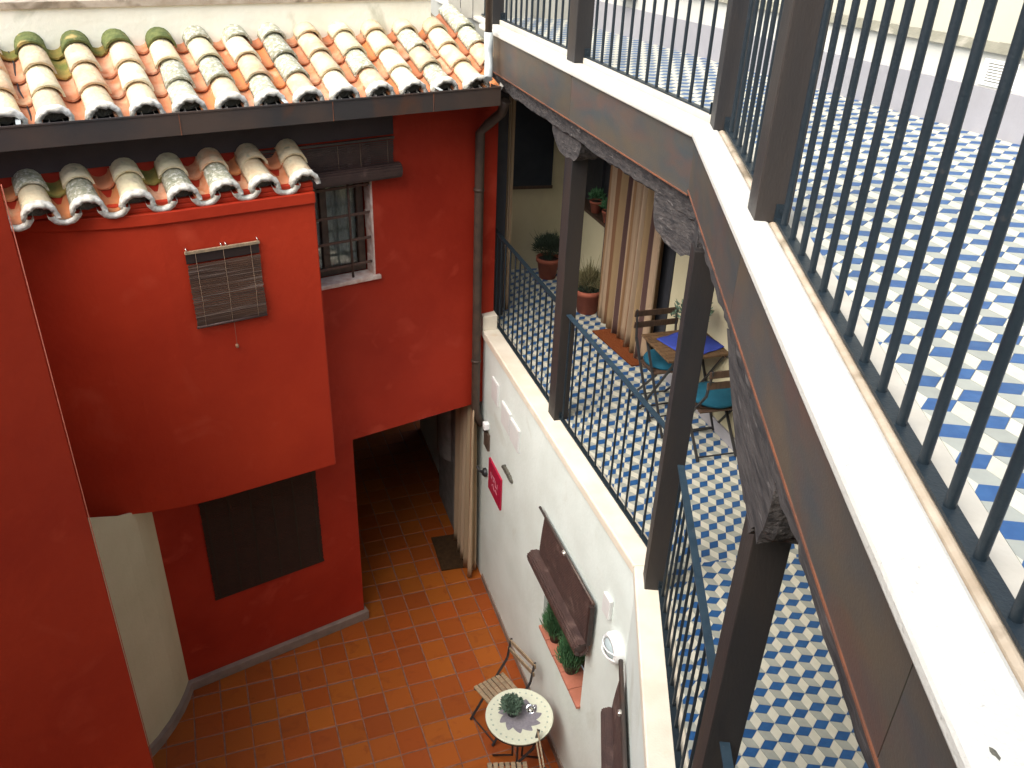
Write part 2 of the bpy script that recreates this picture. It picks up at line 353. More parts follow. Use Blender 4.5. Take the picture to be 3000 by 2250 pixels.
for k, (v, d, p) in enumerate(cand):
    rz = R(90-69)+random.uniform(-.012, .012); zz = -7.12+random.uniform(-.0015, .0015)
    loc = (p.x+random.uniform(-.003, .003), p.y+random.uniform(-.003, .003), zz)
    if k < 298 and v == 0:
        child('floor_tile', tm, court, loc, (random.uniform(-.004, .004), random.uniform(-.004, .004), rz))
    else:
        vs, fs = square_tile(.249); c, s = math.cos(rz), math.sin(rz)
        far_t.add([(loc[0]+x*c-y*s, loc[1]+x*s+y*c, loc[2]+z) for x, y, z in vs], fs)
far_t.build('outer_floor_tiles', 'terra2', court, kind='stuff')

# ---------------------------------------------------------------- cube-pattern cement floors
def clip(poly, n, k):                # keep n.p >= k
    out = []
    for i in range(len(poly)):
        a, b = poly[i], poly[(i+1) % len(poly)]; da, db = n[0]*a[0]+n[1]*a[1]-k, n[0]*b[0]+n[1]*b[1]-k
        if da >= 0: out.append(a)
        if (da >= 0) != (db >= 0):
            t = da/(da-db); out.append((a[0]+(b[0]-a[0])*t, a[1]+(b[1]-a[1])*t))
    return out
def cube_floor(parent, planes, anchor, azA, z, name, box, a=.0675, maxn=300, joint='floor_tile'):
    A, B, Cc = azv(azA)*a, azv(azA+60)*a, azv(azA+120)*a
    T1, T2 = A+B, B+Cc; anchor = Vector(anchor)
    kinds = [('tblue', Vector((0, 0, 0)), A, B), ('twhite', B, A, Cc), ('tgrey', Vector((0, 0, 0)), B, Cc)]
    meshes = {}
    for mk, o, u, v in kinds:
        c = (u+v)/2; sh = lambda p: (p-c)*(1-.0011/a*2)
        q = [sh(p) for p in (Vector((0, 0, 0)), v, u+v, u)]
        vs = [(p.x, p.y, -.004) for p in q]+[(p.x, p.y, 0) for p in q]
        fs = [(4, 5, 6, 7), (0, 1, 5, 4), (1, 2, 6, 5), (2, 3, 7, 6), (3, 0, 4, 7)]
        meshes[mk] = raw_mesh('cube_tile', vs, fs, mk)
    full, part = [], []
    for i in range(-150, 150):
        for j in range(-150, 150):
            p0 = anchor+T1*i+T2*j
            if not (box[0] < p0.x < box[1] and box[2] < p0.y < box[3]): continue
            for mk, o, u, v in kinds:
                q = [p0+o, p0+o+v, p0+o+u+v, p0+o+u]; poly = [(p.x, p.y) for p in q]; c = (q[0]+q[2])/2
                ins = all(min(n[0]*x+n[1]*y for x, y in poly) >= k for n, k in planes)
                if ins: full.append((c, mk, poly)); continue
                for n, k in planes:
                    poly = clip(poly, n, k)
                    if len(poly) < 3: break
                if len(poly) >= 3: part.append((mk, poly))
    def rank(c):
        s = project((c.x, c.y, z))
        if not s or not (0 < s[0] < 3000 and 0 < s[1] < 2250): return 1e6
        return s[2]
    full.sort(key=lambda f: rank(f[0]))
    order = {'tblue': 0, 'twhite': 1, 'tgrey': 2}; mb = MB()
    for k, (c, mk, poly) in enumerate(full):
        if k < maxn and rank(c) < 1e6: child(name, meshes[mk], parent, (c.x, c.y, z+random.uniform(-.0003, .0003)))
        else:
            cc = (sum(p[0] for p in poly)/4, sum(p[1] for p in poly)/4); s = 1-.0022/a
            mb.prism([(cc[0]+(x-cc[0])*s, cc[1]+(y-cc[1])*s) for x, y in poly][::-1] if 0 else [(cc[0]+(x-cc[0])*s, cc[1]+(y-cc[1])*s) for x, y in poly], z-.004, z, order[mk])
    for mk, poly in part: mb.prism(poly, z-.004, z, order[mk])
    return mb.build('small_tiles', ['tblue', 'twhite', 'tgrey'], parent, kind='stuff')
def pl(n, o): return ((n[0], n[1]), o)
MD = (bend(1)-bend(0)).normalized(); MN = Vector((-MD.y, MD.x, 0))          # mitre line; MN points to the far side
kM = MN.dot(bend(0))
TB0, TB1 = Vector((.588, 8.34, 0)), Vector((2.54, 4.42, 0)); TD = (TB1-TB0).normalized(); TN = Vector((TD.y, -TD.x, 0))
if TN.dot(Vector((0, 4, 0))-TB0) < 0: TN = -TN                              # towards the court
kT = TN.dot(TB0)
# terrace deck (upper level)
mb = MB(); wing1(mb, .10, 3.6, 7.0, -1.30, -1.014); wing2(mb, .10, 3.6, 7.0, -1.30, -1.014)
deck = mb.build('terrace_floor', 'tgrout', kind='structure')
cube_floor(deck, [((N1.x, N1.y), K1+.245), ((MN.x, MN.y), kM), ((TN.x, TN.y), kT), ((0, -1), -9.0)], (.956, 1.733, 0), 36, -1.010, 'floor_tile',
           (-1.5, 3.5, 3.5, 9.2), maxn=0)
cube_floor(deck, [((N2.x, N2.y), K2+.245), ((-MN.x, -MN.y), -kM), ((TN.x, TN.y), kT), ((0, 1), -.6)], (.956, 1.733, 0), 36, -1.010, 'floor_tile',
           (.2, 4.6, -.8, 5.6), maxn=300)
mb = MB(); wing1(mb, .185, .243, 6.0, -1.014, -1.009); wing2(mb, .140, .243, 6.0, -1.014, -1.009)
mb.build('border_strip', 'slab2', deck)
# gallery deck (lower level)
mb = MB(); wing1(mb, .05, 1.7, 5.9, -4.03, -3.864); wing2(mb, .05, 1.7, 6.0, -4.03, -3.864)
gdeck = mb.build('gallery_floor', 'tgrout', kind='structure')
cube_floor(gdeck, [((N1.x, N1.y), K1+.212), ((MN.x, MN.y), kM), ((-N1.x, -N1.y), -(K1+1.38)), ((0, -1), -10.2)],
           (1.412, 5.57, 0) if 0 else tuple(Vector((1.412, 5.57, 0))-(azv(9)+azv(69))*.0675/2), 9, -3.860, 'floor_tile', (-1.5, 3.5, 3.8, 10.4), maxn=150)
cube_floor(gdeck, [((N2.x, N2.y), K2+.212), ((-MN.x, -MN.y), -kM), ((-N2.x, -N2.y), -(K2+1.38)), ((0, 1), -.6)],
           (1.608, 3.218, 0), 35.5, -3.860, 'floor_tile', (.2, 3.5, -.8, 5.2), maxn=148)

# ================================================================ RED BUILDING
red = empty('red_building', fA(1.5, 0, -7.12), 'rust-red plastered house with a projecting bay, tiled roofs and a dark doorway', 'building')
mb = MB(); T = -.30
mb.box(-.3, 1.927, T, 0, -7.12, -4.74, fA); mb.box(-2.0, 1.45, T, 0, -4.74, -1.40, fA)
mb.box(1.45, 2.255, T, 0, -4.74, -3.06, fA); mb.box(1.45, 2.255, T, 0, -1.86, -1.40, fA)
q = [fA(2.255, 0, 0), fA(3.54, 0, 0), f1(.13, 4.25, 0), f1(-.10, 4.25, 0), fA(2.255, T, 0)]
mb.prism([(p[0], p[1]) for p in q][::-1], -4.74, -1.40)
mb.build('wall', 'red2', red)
LD = azv(258.75)
KR = [BK+EB*.42*(1-t)**2+LD*.42*t**2 for t in (0, .2, .4, .6, .8, 1)]      # the bay turns in a soft curve
def KO(n): return [p+NB*n for p in KR]
L2 = BK+LD*1.4; UB = -NB
mb = MB(); q = [BR, BR+UB*.5, BK+UB*.9, L2+UB*.6, L2]+KR[::-1]
mb.prism([(p.x, p.y) for p in q], -4.64, -2.10)
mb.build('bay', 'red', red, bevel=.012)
mb = MB(); o = .02; q = [BR+NB*o, BR-NB*.05]+KO(-.05)+[L2-NB*.05, L2+NB*o]+KO(o)[::-1]
mb.prism([(p.x, p.y) for p in q], -2.145, -2.055)
q = [BR-NB*.012, BR+UB*.3, L2+UB*.5, L2-NB*.02]+KO(-.012)[::-1]
mb.prism([(p.x, p.y) for p in q], -2.055, -2.02)
q = [BR-NB*.012, BR-NB*.06]+KO(-.06)+[L2-NB*.07, L2-NB*.02]+KO(-.012)[::-1]
mb.prism([(p.x, p.y) for p in q], -2.02, -1.985)
mb.build('cornice_band', 'red', red, bevel=.008)
mb = MB(); mb.box(-.02, 1.962, 0, .055, -7.12, -7.012, fA); mb.box(1.927, 1.962, -.28, 0, -7.12, -7.012, fA)
mb.build('skirting', 'conc', red, bevel=.006)
# passage behind the doorway
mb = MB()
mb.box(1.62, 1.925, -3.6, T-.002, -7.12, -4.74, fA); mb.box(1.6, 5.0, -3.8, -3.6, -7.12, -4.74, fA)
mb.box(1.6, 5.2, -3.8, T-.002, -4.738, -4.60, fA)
M['passage'] = mat('shade_dark_passage_plaster', (.045, .034, .030), (.030, .024, .022), 4, .9)  # gloom of the unlit passage put into the plaster colour
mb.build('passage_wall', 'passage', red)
# upper window with iron grille
wr = MB()
wr.box(1.47, 2.235, -.20, -.15, -3.04, -2.98, fA); wr.box(1.47, 2.235, -.20, -.15, -1.92, -1.86, fA)
for a in (1.47, 1.835, 2.175): wr.box(a, a+.06, -.199, -.149, -2.98, -1.92, fA)
win = wr.build('window', 'wframe', red, bevel=.004)
mb = MB(); mb.box(1.53, 1.835, -.185, -.180, -2.98, -1.92, fA); mb.build('pane', 'glass', win)
mb = MB(); mb.box(1.895, 2.175, -.185, -.180, -2.98, -1.92, fA); mb.build('pane', 'glass', win)
mb = MB(); n = 60; vs = []
for i in range(n+1):
    a = 1.50+(2.20-1.50)*i/n; d = -.225+.012*math.sin(i*.9)+.006*math.sin(i*2.3)
    vs += [fA(a, d, -3.02), fA(a, d, -1.9)]
mb.add(vs, [(2*i, 2*i+2, 2*i+3, 2*i+1) for i in range(n)], smooth=True); mb.build('lace_curtain', 'voile', win)
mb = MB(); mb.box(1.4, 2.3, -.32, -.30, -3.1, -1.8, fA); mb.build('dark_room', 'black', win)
g = MB(); 
for a in (1.56, 1.70, 2.05): g.tube([fA(a, -.03, -3.06), fA(a, -.03, -1.88)], .011, 6)
grille = g.build('grille', 'iron', red)
for z in (-2.93, -2.70, -2.47, -2.22, -2.0):
    b = MB(); b.bar(fA(1.44, -.035, z), fA(2.262, -.035, z+.004), .012, .022); b.build('bar', 'iron', grille)
b = MB(); b.bar(fA(1.70, .0, -3.14), fA(1.70, -.02, -1.95), .035, .02); b.build('bar', 'iron', grille)
mb = MB(); mb.box(1.40, 2.30, -.15, .035, -3.085, -3.045, fA); mb.build('sill', 'palecap', red, bevel=.008)
mb = MB()
for i in range(14):
    z = -3.045+i*.082; mb.box(2.238+random.uniform(0, .008), 2.2565, -.13, .0035+random.uniform(0, .002), z, z+.083, fA)
mb.build('reveal_edge', 'palecap', red)
# lower window recess with a slat blind is a thing of its own (below)
# roof ------------------------------------------------------------
AZR = 57.5; ER = azv(AZR); UR = Vector((-ER.y, ER.x, 0))
def tile_mesh(kind, m, seed):
    rnd = random.Random(seed); n, L = 9, 5; th = .017; vs = []; fs = []
    ln = .40; a0 = .106 if kind == 'cap' else .072; a1 = .084 if kind == 'cap' else .088; hh = .92 if kind == 'cap' else .80
    for side in (0, 1):
        for j in range(L+1):
            t = j/L; r = a0+(a1-a0)*t - (th if side else 0)
            for i in range(n+1):
                ph = math.pi*i/n; k = 1+rnd.uniform(-.012, .012)
                x, z = -r*math.cos(ph)*k, r*hh*math.sin(ph)*k
                if kind == 'pan': z = -z+.02
                yy = t*ln+(rnd.uniform(-.006, .006) if j == 0 and not side else 0)
                vs.append((x, yy, z))
    W = n+1; S = W*(L+1)
    for j in range(L):
        for i in range(n):
            fs.append((j*W+i, j*W+i+1, (j+1)*W+i+1, (j+1)*W+i)); fs.append((S+j*W+i, S+(j+1)*W+i, S+(j+1)*W+i+1, S+j*W+i+1))
    for i in range(n): fs.append((i, S+i, S+i+1, i+1)); fs.append((L*W+i, L*W+i+1, S+L*W+i+1, S+L*W+i))
    for j in range(L): fs.append((j*W, (j+1)*W, S+(j+1)*W, S+j*W)); fs.append((j*W+n, S+j*W+n, S+(j+1)*W+n, (j+1)*W+n))
    me = raw_mesh('roof_tile', vs, fs, m, False)
    sm = [True]*len(fs); me.polygons.foreach_set('use_smooth', [k < 2*L*n for k in range(len(fs))])
    return me
CAPS = [tile_mesh('cap', 'cap', 1), tile_mesh('cap', 'cap', 2)]; CAPL = [tile_mesh('cap', 'lichen', 3)]; CAPM = [tile_mesh('cap', 'moss', 4)]
PANS = [tile_mesh('pan', 'pan', 5), tile_mesh('pan', 'pan', 6)]; PANM = tile_mesh('pan', 'panmoss', 7)
def mortar_mesh(seed):
    rnd = random.Random(seed); n = 18; vs = []; fs = []
    for side in (0, 1):
        for y in (-.010, .028, .062):
            for i in range(n+1):
                ph = math.pi*(i/n); r = (.116 if not side else .084)+rnd.uniform(-.007, .006)
                if y > .04 and not side: r = .1055+rnd.uniform(0, .003)
                if .2 < i/n < .8: y_ = y
                else: y_ = y*.7
                vs.append((-r*math.cos(ph)*1.02, y+rnd.uniform(-.006, .006), r*.92*math.sin(ph)-(.012 if i in (0, n) else 0)))
    W = n+1; S = W*3
    for j in range(2):
        for i in range(n):
            fs.append((j*W+i, j*W+i+1, (j+1)*W+i+1, (j+1)*W+i)); fs.append((S+j*W+i, S+(j+1)*W+i, S+(j+1)*W+i+1, S+j*W+i+1))
    for i in range(n): fs.append((i, S+i, S+i+1, i+1))
    for k in (0, n): fs.append((k, W+k, S+W+k, S+k)); fs.append((W+k, 2*W+k, S+2*W+k, S+W+k))
    return raw_mesh('mortar', vs, fs, 'mortar', True)
MORT = [mortar_mesh(s) for s in (11, 12, 13)]
def mortar_pan(seed):
    rnd = random.Random(seed); n = 12; vs = []; fs = []
    for (dr, y) in ((-.012, .05), (-.010, -.010), (.002, -.018), (.028, -.018), (.036, .0), (.034, .05)):
        for i in range(n+1):
            ph = math.pi*i/n; r = .072+dr+rnd.uniform(-.002, .002); vs.append((-r*math.cos(ph), y+rnd.uniform(-.004, .004), -r*.8*math.sin(ph)+.022))
    W = n+1
    for j in range(5):
        for i in range(n): fs.append((j*W+i, j*W+i+1, (j+1)*W+i+1, (j+1)*W+i))
    return raw_mesh('mortar', vs, fs, 'mortar', True)
n_ = 12; FILL = raw_mesh('mortar_fill', [(0, 0, -.02)]+[(-.09*math.cos(math.pi*i/n_), .01*math.sin(i*2.3), .082*math.sin(math.pi*i/n_)-.0) for i in range(n_+1)]+[(0, .03, -.02)], [(0, i+1, i+2) for i in range(n_)], 'fillm')
MPAN = [mortar_pan(s) for s in (21, 22)]
def roof(E0, e, u2, slope, cols, us, pick, parent, tilt=4.2):
    sl = R(slope); u = u2*math.cos(sl)+Vector((0, 0, math.sin(sl))); nrm = e.cross(u).normalized()
    if nrm.z < 0: nrm = -nrm
    def place(me, ec, uc, off, dt, nm, tw=0):
        yv = (u*math.cos(dt)-nrm*math.sin(dt)).normalized(); xv = e.copy(); 
        xv = (xv*math.cos(tw)+yv*math.sin(tw)).normalized(); yv = (yv-xv*xv.dot(yv)).normalized(); zv = xv.cross(yv)
        mt = Matrix((xv, yv, zv)).transposed()
        p = E0+e*ec+u*uc+nrm*off
        child(nm, me, parent, p, mt.to_euler())
    for ci, ec in enumerate(cols):
        for ri, uc in enumerate(us):
            if ec > 2.2 and ri == 0: continue
            j = random.uniform(-.008, .008); tw = random.uniform(-.05, .05)
            place(pick('cap', ci, ri), ec+j, uc+random.uniform(-.012, .012), -.092, R(tilt), 'roof_tile', tw)
            if ci < len(cols)-1:
                ep = (ec+cols[ci+1])/2
                place(pick('pan', ci, ri), ep+random.uniform(-.005, .005), uc-.01+random.uniform(-.012, .012), -.098, R(tilt), 'roof_tile', random.uniform(-.02, .02))
            if ri == 0:
                place(random.choice(MORT), ec+j, uc-.012, -.092, R(tilt), 'mortar')
                place(FILL, ec+j, uc+.035, -.094, R(tilt), 'mortar_fill')
                if ci < len(cols)-1: place(random.choice(MPAN), (ec+cols[ci+1])/2, uc-.022, -.100, R(tilt), 'mortar')
    return u, nrm
E0 = Vector((-2.073, 6.327, -1.34))
rf = empty('roof', E0, None, None); rf.parent = red; rf.location = Vector((E0.x, E0.y, E0.z+Z0))-WLOC[red.name]
cols = [-1.17+.29*k for k in range(-6, 13)]
def pick_main(kind, ci, ri):
    if kind == 'pan': return PANM if (ri == 3 and ci < 8) or ci == 6 and ri > 1 else random.choice(PANS)
    if ri == 3 and ci < 13: return CAPM[0] if random.random() < .6 else CAPL[0]
    return CAPL[0] if random.random() < .24 else random.choice(CAPS)
uM, nM = roof(E0, ER, UR, 24, cols, [.03, .29, .55, .81], pick_main, rf)
mb = MB()                                       # boarding under the tiles
P = [E0+ER*a+uM*u_+nM*k for a, u_, k in ((-3.4, .10, -.20), (2.15, .10, -.20), (2.15, 1.02, -.20), (-3.4, 1.02, -.20), (-3.4, .10, -.165), (2.15, .10, -.165), (2.15, 1.02, -.165), (-3.4, 1.02, -.165))]
mb.hexa(P); mb.build('roof_boarding', 'darkwood', rf)
mb = MB(); G0 = E0-UR*.08                      # gutter
def fG(a, b, z): p = G0+ER*a+UR*b; return (p.x, p.y, z)
mb.box(-3.5, 2.18, 0, .008, -1.545, -1.394, fG); mb.box(-3.5, 2.18, .008, .17, -1.545, -1.537, fG); mb.box(-3.5, 2.18, .162, .17, -1.537, -1.43, fG)
mb.box(2.172, 2.18, .008, .162, -1.537, -1.394, fG); mb.box(-3.5, 2.18, -.006, 0, -1.400, -1.386, fG)
gut = mb.build('gutter', 'gutter', red, bevel=.002)
for a in (-.42, .70, 1.55):
    mb = MB(); mb.box(a, a+.006, -.0035, 0, -1.545, -1.40, fG); mb.build('seam', 'rust', gut)
for a in (-1.40, .35, 1.62):
    mb = MB(); mb.bar(fG(a, -.004, -1.382), fG(a+.01, .16, -1.375), .03, .004); mb.build('bracket', 'pvc', gut)
mb = MB(); mb.box(-3.5, 2.05, .175, .62, -1.47, -1.44, fG); mb.build('soffit', 'darkwood', red)
# bay roof
UBm = -NB; E0b = BR-UBm*.10+Vector((0, 0, -1.93))
rb = empty('bay_roof', E0b, None, None); rb.parent = red; rb.location = Vector((E0b.x, E0b.y, E0b.z+Z0))-WLOC[red.name]
def pick_bay(kind, ci, ri):
    if kind == 'pan': return PANM if ci in (2, 4) and ri > 0 else random.choice(PANS)
    t = {(2, 1): 'l', (3, 0): 'l', (5, 0): 'l', (6, 0): 'l', (1, 1): 'm'}.get((ci, ri))
    return CAPL[0] if t == 'l' else CAPM[0] if t == 'm' else random.choice(CAPS)
bcols = [-2.5, -2.20, -1.90, -1.61, -1.28, -.97, -.67, -.37, -.06]
uB, nB = roof(E0b, EB, UBm, 22, bcols, [.085, .335], pick_bay, rb)
mb = MB(); P = [E0b+EB*a+uB*u_+nB*k for a, u_, k in ((-2.7, .16, -.175), (.02, .16, -.175), (.02, .62, -.175), (-2.7, .62, -.175), (-2.7, .16, -.14), (.02, .16, -.14), (.02, .62, -.14), (-2.7, .62, -.14))]
mb.hexa(P); mb.build('roof_boarding', 'red2', rb)
mb = MB(); mb.box(-2.0, 2.47, .004, .022, -1.80, -1.475, fA); mb.build('eave_shade_strip', 'eaveshade', red)  # added dark strip, stands in for the eave's shadow on the wall
# downspout on the red wall
mb = MB(); A0 = 3.305
pth = [fA(3.42, .30, -1.55), fA(3.41, .25, -1.66), fA(3.36, .12, -1.78), fA(A0, .07, -1.86), fA(A0, .065, -3.3), fA(A0, .065, -4.72), fA(A0+.02, .065, -4.86), fA(A0+.08, .06, -4.98)]
mb.tube(pth, .044, 12); ds = mb.build('downspout', 'pipeb', red)
for z in (-2.4, -4.2):
    mb = MB(); mb.tube([fA(A0, .065, z), fA(A0, .065, z+.03)], .05, 12); mb.build('clamp', 'pipeb', ds)

# ---------------------------------------------------------------- wall behind the roof, pipe over the roof
u97 = E0+uM*.97
def fW(a, b, z): p = u97+ER*a+UR*b; return (p.x, p.y, z)
rw = empty('parapet_wall', fW(0, 0, -1.1), 'weathered cream wall rising directly behind the upper clay roof', 'wall')
mb = MB(); mb.box(-4.0, 2.02, 0, .25, -1.6, -.815, fW); mb.build('wall', 'roofwall', rw)
mb = MB(); mb.box(-7, 2.0, .26, 9, -1.5, -1.1, fW); mb.build('flat_roof', 'corn', kind='structure')
mb = MB(); mb.box(-4.0, 2.03, -.02, .27, -.815, -.77, fW); mb.build('coping', 'slab_dirty', rw)
rp = empty('rain_pipe', f1(-.10, 3.35, -1.36), 'brown rain pipe with a pale zinc elbow dropping onto the roof corner', 'pipe')
mb = MB(); mb.tube([f1(-.10, 3.36, 1.2), f1(-.10, 3.36, -1.0)], .030, 12); mb.build('pipe', 'pipeb', rp)
mb = MB(); mb.tube([f1(-.10, 3.36, -.985), f1(-.10, 3.36, -1.12), f1(-.10, 3.34, -1.20), f1(-.115, 3.29, -1.27), f1(-.135, 3.23, -1.33)], .036, 12); mb.build('elbow', 'pvc', rp)

cb = MB(); cb.tube([E0+ER*(-1.315+.012*math.sin(k_*1.7))+uM*(.93-.155*k_)+nM*(-.135) for k_ in range(7)], .006, 6)
cb.build('cable', 'steel', label='black cable lying in a gully of the upper roof, near the left edge', cat='cable')
# ---------------------------------------------------------------- cream side wall and near red wall
cw = empty('cream_wall', (-3.2, 5.4, -7.12), 'plain cream plaster wall curving under the red bay, left of the courtyard', 'wall')
line = [(-3.146, 5.989), (-3.138, 5.85), (-3.140, 5.70), (-3.165, 5.50), (-3.205, 5.33), (-3.275, 5.14), (-3.40, 4.9), (-3.5, 4.6)]
def ribbon(mb, ln, th, z0, z1):
    pts = [Vector((x, y, 0)) for x, y in ln]; out = []; zt = lambda i: z1[i] if isinstance(z1, list) else z1
    for i, p in enumerate(pts):
        t = (pts[min(i+1, len(pts)-1)]-pts[max(0, i-1)]).normalized(); n = Vector((-t.y, t.x, 0)); out.append(p+n*th)
    for i in range(len(pts)-1):
        a, b, c, d = pts[i], pts[i+1], out[i+1], out[i]
        mb.add([(a.x, a.y, z0), (b.x, b.y, z0), (c.x, c.y, z0), (d.x, d.y, z0), (a.x, a.y, zt(i)), (b.x, b.y, zt(i+1)), (c.x, c.y, zt(i+1)), (d.x, d.y, zt(i))],
               [(3, 2, 1, 0), (4, 5, 6, 7), (0, 1, 5, 4), (2, 3, 7, 6)]+([(3, 0, 4, 7)] if i == 0 else [])+([(1, 2, 6, 5)] if i == len(pts)-2 else []), 0)
mb = MB(); ribbon(mb, line, -.02, -7.12, [-4.642, -4.642, -4.642, -4.53, -4.408, -4.277, -4.115, -3.905]); mb.build('wall', 'cream', cw)
mb = MB(); ribbon(mb, line, .045, -7.12, -7.015); mb.build('skirting', 'conc', cw)
k = .80; EX, EY = -3.15*k, 5.06*k
lw = empty('near_wall', (EX, EY, -7.12), 'tall rust-red wall with a pale edge at the left side, nearest the camera', 'wall')
dl = azv(212); mb = MB()
mb.prism([(EX, EY), (-3.46, 4.55), (-9, 4.8), (-9, EY+dl.y*6), (EX+dl.x*6, EY+dl.y*6)], -7.12, -1.30)
mb.build('wall', 'red', lw, bevel=.012)
mb = MB(); mb.tube([(EX+.0015, EY+.0015, -7.1), (EX+.0015, EY+.0015, -1.31)], .0032, 6); mb.build('corner_bead', 'edgeline', lw)
mb = MB(); mb.box(-9, .45, -6.0, -.45, -7.12, .7); rear = mb.build('rear_shade_house', 'cream', label='unseen cream rear house behind the viewpoint, sized to shade the courtyard', cat='building')  # unseen; set close and sized to darken the lower courtyard
# ================================================================ WHITE GALLERY BUILDING
gb_ = empty('gallery_building', f1(.5, 1, -7.12), 'white two-storey gallery building with steel fascia, timber beam and stone ledges', 'building')
def w1(mb, o0, o1, t0, t1, z0, z1, mi=0):
    if t0 <= 0: wing1(mb, o0, o1, t1, z0, z1, mi)
    else: mb.box(o0, o1, t0, t1, z0, z1, f1, mi)
mb = MB()                                        # lower wall with window niche
NT0, NT1, NZ0, NZ1 = .63, 1.59, -5.985, -4.86
w1(mb, .02, .32, 0, NT0, -7.12, -3.94); w1(mb, .02, .32, NT1, 7.0, -7.12, -3.94)
w1(mb, .02, .32, NT0, NT1, -7.12, NZ0); w1(mb, .02, .32, NT0, NT1, NZ1, -3.94)
wing2(mb, .02, .32, 6.0, -7.12, -3.94)
mb.build('wall', 'white', gb_)
mb = MB(); w1(mb, .005, .02, 0, 3.55, -7.12, -7.035); wing2(mb, .005, .02, 6, -7.12, -7.035); mb.build('skirting', 'conc', gb_)
mb = MB(); wing1(mb, -.012, .21, 4.1, -3.94, -3.856); wing2(mb, -.012, .21, 6, -3.94, -3.856)
mb.build('stone_edge', 'gslab', gb_, bevel=.012)
mb = MB(); w1(mb, -.012, .14, 3.64, 3.95, -3.856, -3.70); mb.build('end_upstand', 'gslab', gb_, bevel=.008)
nw = MB(); nw.box(.19, .235, NT0+.02, NT1-.02, NZ0+.05, NZ1, f1)   # niche window
wn = nw.build('niche_window', 'wframe', gb_)
mb = MB(); mb.box(.183, .19, NT0+.10, (NT0+NT1)/2-.03, NZ0+.12, NZ1, f1); mb.build('pane', 'black', wn)
mb = MB(); mb.box(.183, .19, (NT0+NT1)/2+.03, NT1-.10, NZ0+.12, NZ1, f1); mb.build('pane', 'black', wn)
mb = MB()
nb = 5
for i in range(nb):
    a = NT0-.01+(NT1-NT0+.02)*i/nb; b = NT0-.01+(NT1-NT0+.02)*(i+1)/nb-.006
    t = MB(); t.box(-.015+random.uniform(-.002, .002), .19, a, b, NZ0, NZ0+.03, f1); t.build('sill_tile', 'claysill', gb_, bevel=.004)
# gallery rooms' walls
mb = MB()
WT0, WT1, WZ = 3.86, 4.86, -2.93
w1(mb, 1.37, 1.6, 0, WT0, -3.864, -1.40); w1(mb, 1.37, 1.6, WT1, 5.9, -3.864, -1.40); w1(mb, 1.37, 1.6, WT0, WT1, -3.864, WZ)
wing2(mb, 1.37, 1.6, 6, -3.864, -1.40)
Qe = Vector((.3, 9.6, 0)); EE = azv(77); NE = Vector((EE.y, -EE.x, 0))
def fE(a, d, z): p = Qe+EE*a+NE*d; return (p.x, p.y, z)
mb.box(-1.6, 1.2, -.2, 0, -3.864, -1.40, fE)
mb.build('gallery_wall', 'cream', gb_)
for k_ in (0, 1):
    mb = MB()
    if k_: w1(mb, 1.352, 1.37, 3.9, 5.3, -3.862, -3.755); mb.build('gallery_skirting', 'plinth', gb_)
mb = MB(); w1(mb, 1.352, 1.37, 0, 2.40, -3.862, -3.755); wing2(mb, 1.352, 1.37, 6, -3.862, -3.755)
mb.build('gallery_skirting', 'plinth', gb_)
mb = MB(); w1(mb, .22, 1.6, 0, 5.9, -1.40, -1.31); wing2(mb, .22, 1.6, 6, -1.40, -1.31); mb.build('gallery_ceiling', 'ceil', gb_)
mb = MB(); mb.box(1.50, 1.62, WT0-.05, WT1+.05, WZ-.05, -1.40, f1); sw = mb.build('gallery_window', 'darkwood', gb_)
mb = MB(); mb.box(1.36, 1.50, WT0, WT1, WZ-.03, WZ+.005, f1); mb.build('sill', 'wooddark', sw)
mb = MB(); mb.box(1.47, 1.50, (WT0+WT1)/2-.03, (WT0+WT1)/2+.03, WZ+.005, -1.40, f1); mb.build('mullion', 'darkwood', sw)
mb = MB(); mb.box(1.355, 1.37, 2.41, 2.49, -3.862, -1.42, f1); mb.box(1.355, 1.37, 2.49, 3.80, -1.75, -1.65, f1); mb.box(1.362, 1.372, 2.49, 3.80, -3.862, -1.75, f1)
mb.build('door_frame', 'darkwood', gb_)
# ledges, fascia, beam
mb = MB(); wing1(mb, -.022, .148, 3.93, -1.032, -.992); mb.build('upper_ledge', 'slab', gb_, bevel=.010)
mb = MB(); mb.box(.075, .15, 3.94, 6.0, -1.032, -.992, f1); mb.build('upper_ledge', 'slab', gb_, bevel=.010)
mb = MB(); wing1(mb, .150, .215, 3.92, -1.02, -.957); mb.build('kerb', 'slab2', gb_, bevel=.004)
mb = MB(); wing2(mb, -.022, .112, 6, -1.032, -.990); mb.build('upper_ledge', 'slab', gb_, bevel=.012)
mb = MB(); wing2(mb, .1115, .146, 6, -1.030, -.9905); mb.build('stained_ledge_edge', 'slab_dirty', gb_, bevel=.014)
for (t0, t1) in ((.0, 1.72), (1.72, 3.55)):
    mb = MB()
    if t0 == 0: wing1(mb, 0, .02, t1-.002, -1.325, -1.032)
    else: mb.box(0, .02, t0+.002, t1-.002, -1.325, -1.032, f1)
    mb.build('fascia_panel', 'corten', gb_)
for (t0, t1) in ((.0, 1.55), (1.55, 3.4), (3.4, 5.9)):
    mb = MB()
    if t0 == 0: wing2(mb, 0, .02, t1-.002, -1.30, -1.032)
    else: mb.box(0, .02, t0+.002, t1-.002, -1.30, -1.032, f2)
    mb.build('fascia_panel', 'corten', gb_)
mb = MB(); wing1(mb, -.004, .10, 3.55, -1.331, -1.323); mb.build('rusty_drip_edge', 'rust', gb_)
mb = MB(); wing2(mb, -.004, .10, 5.9, -1.306, -1.298); mb.build('rusty_drip_edge', 'rust', gb_)
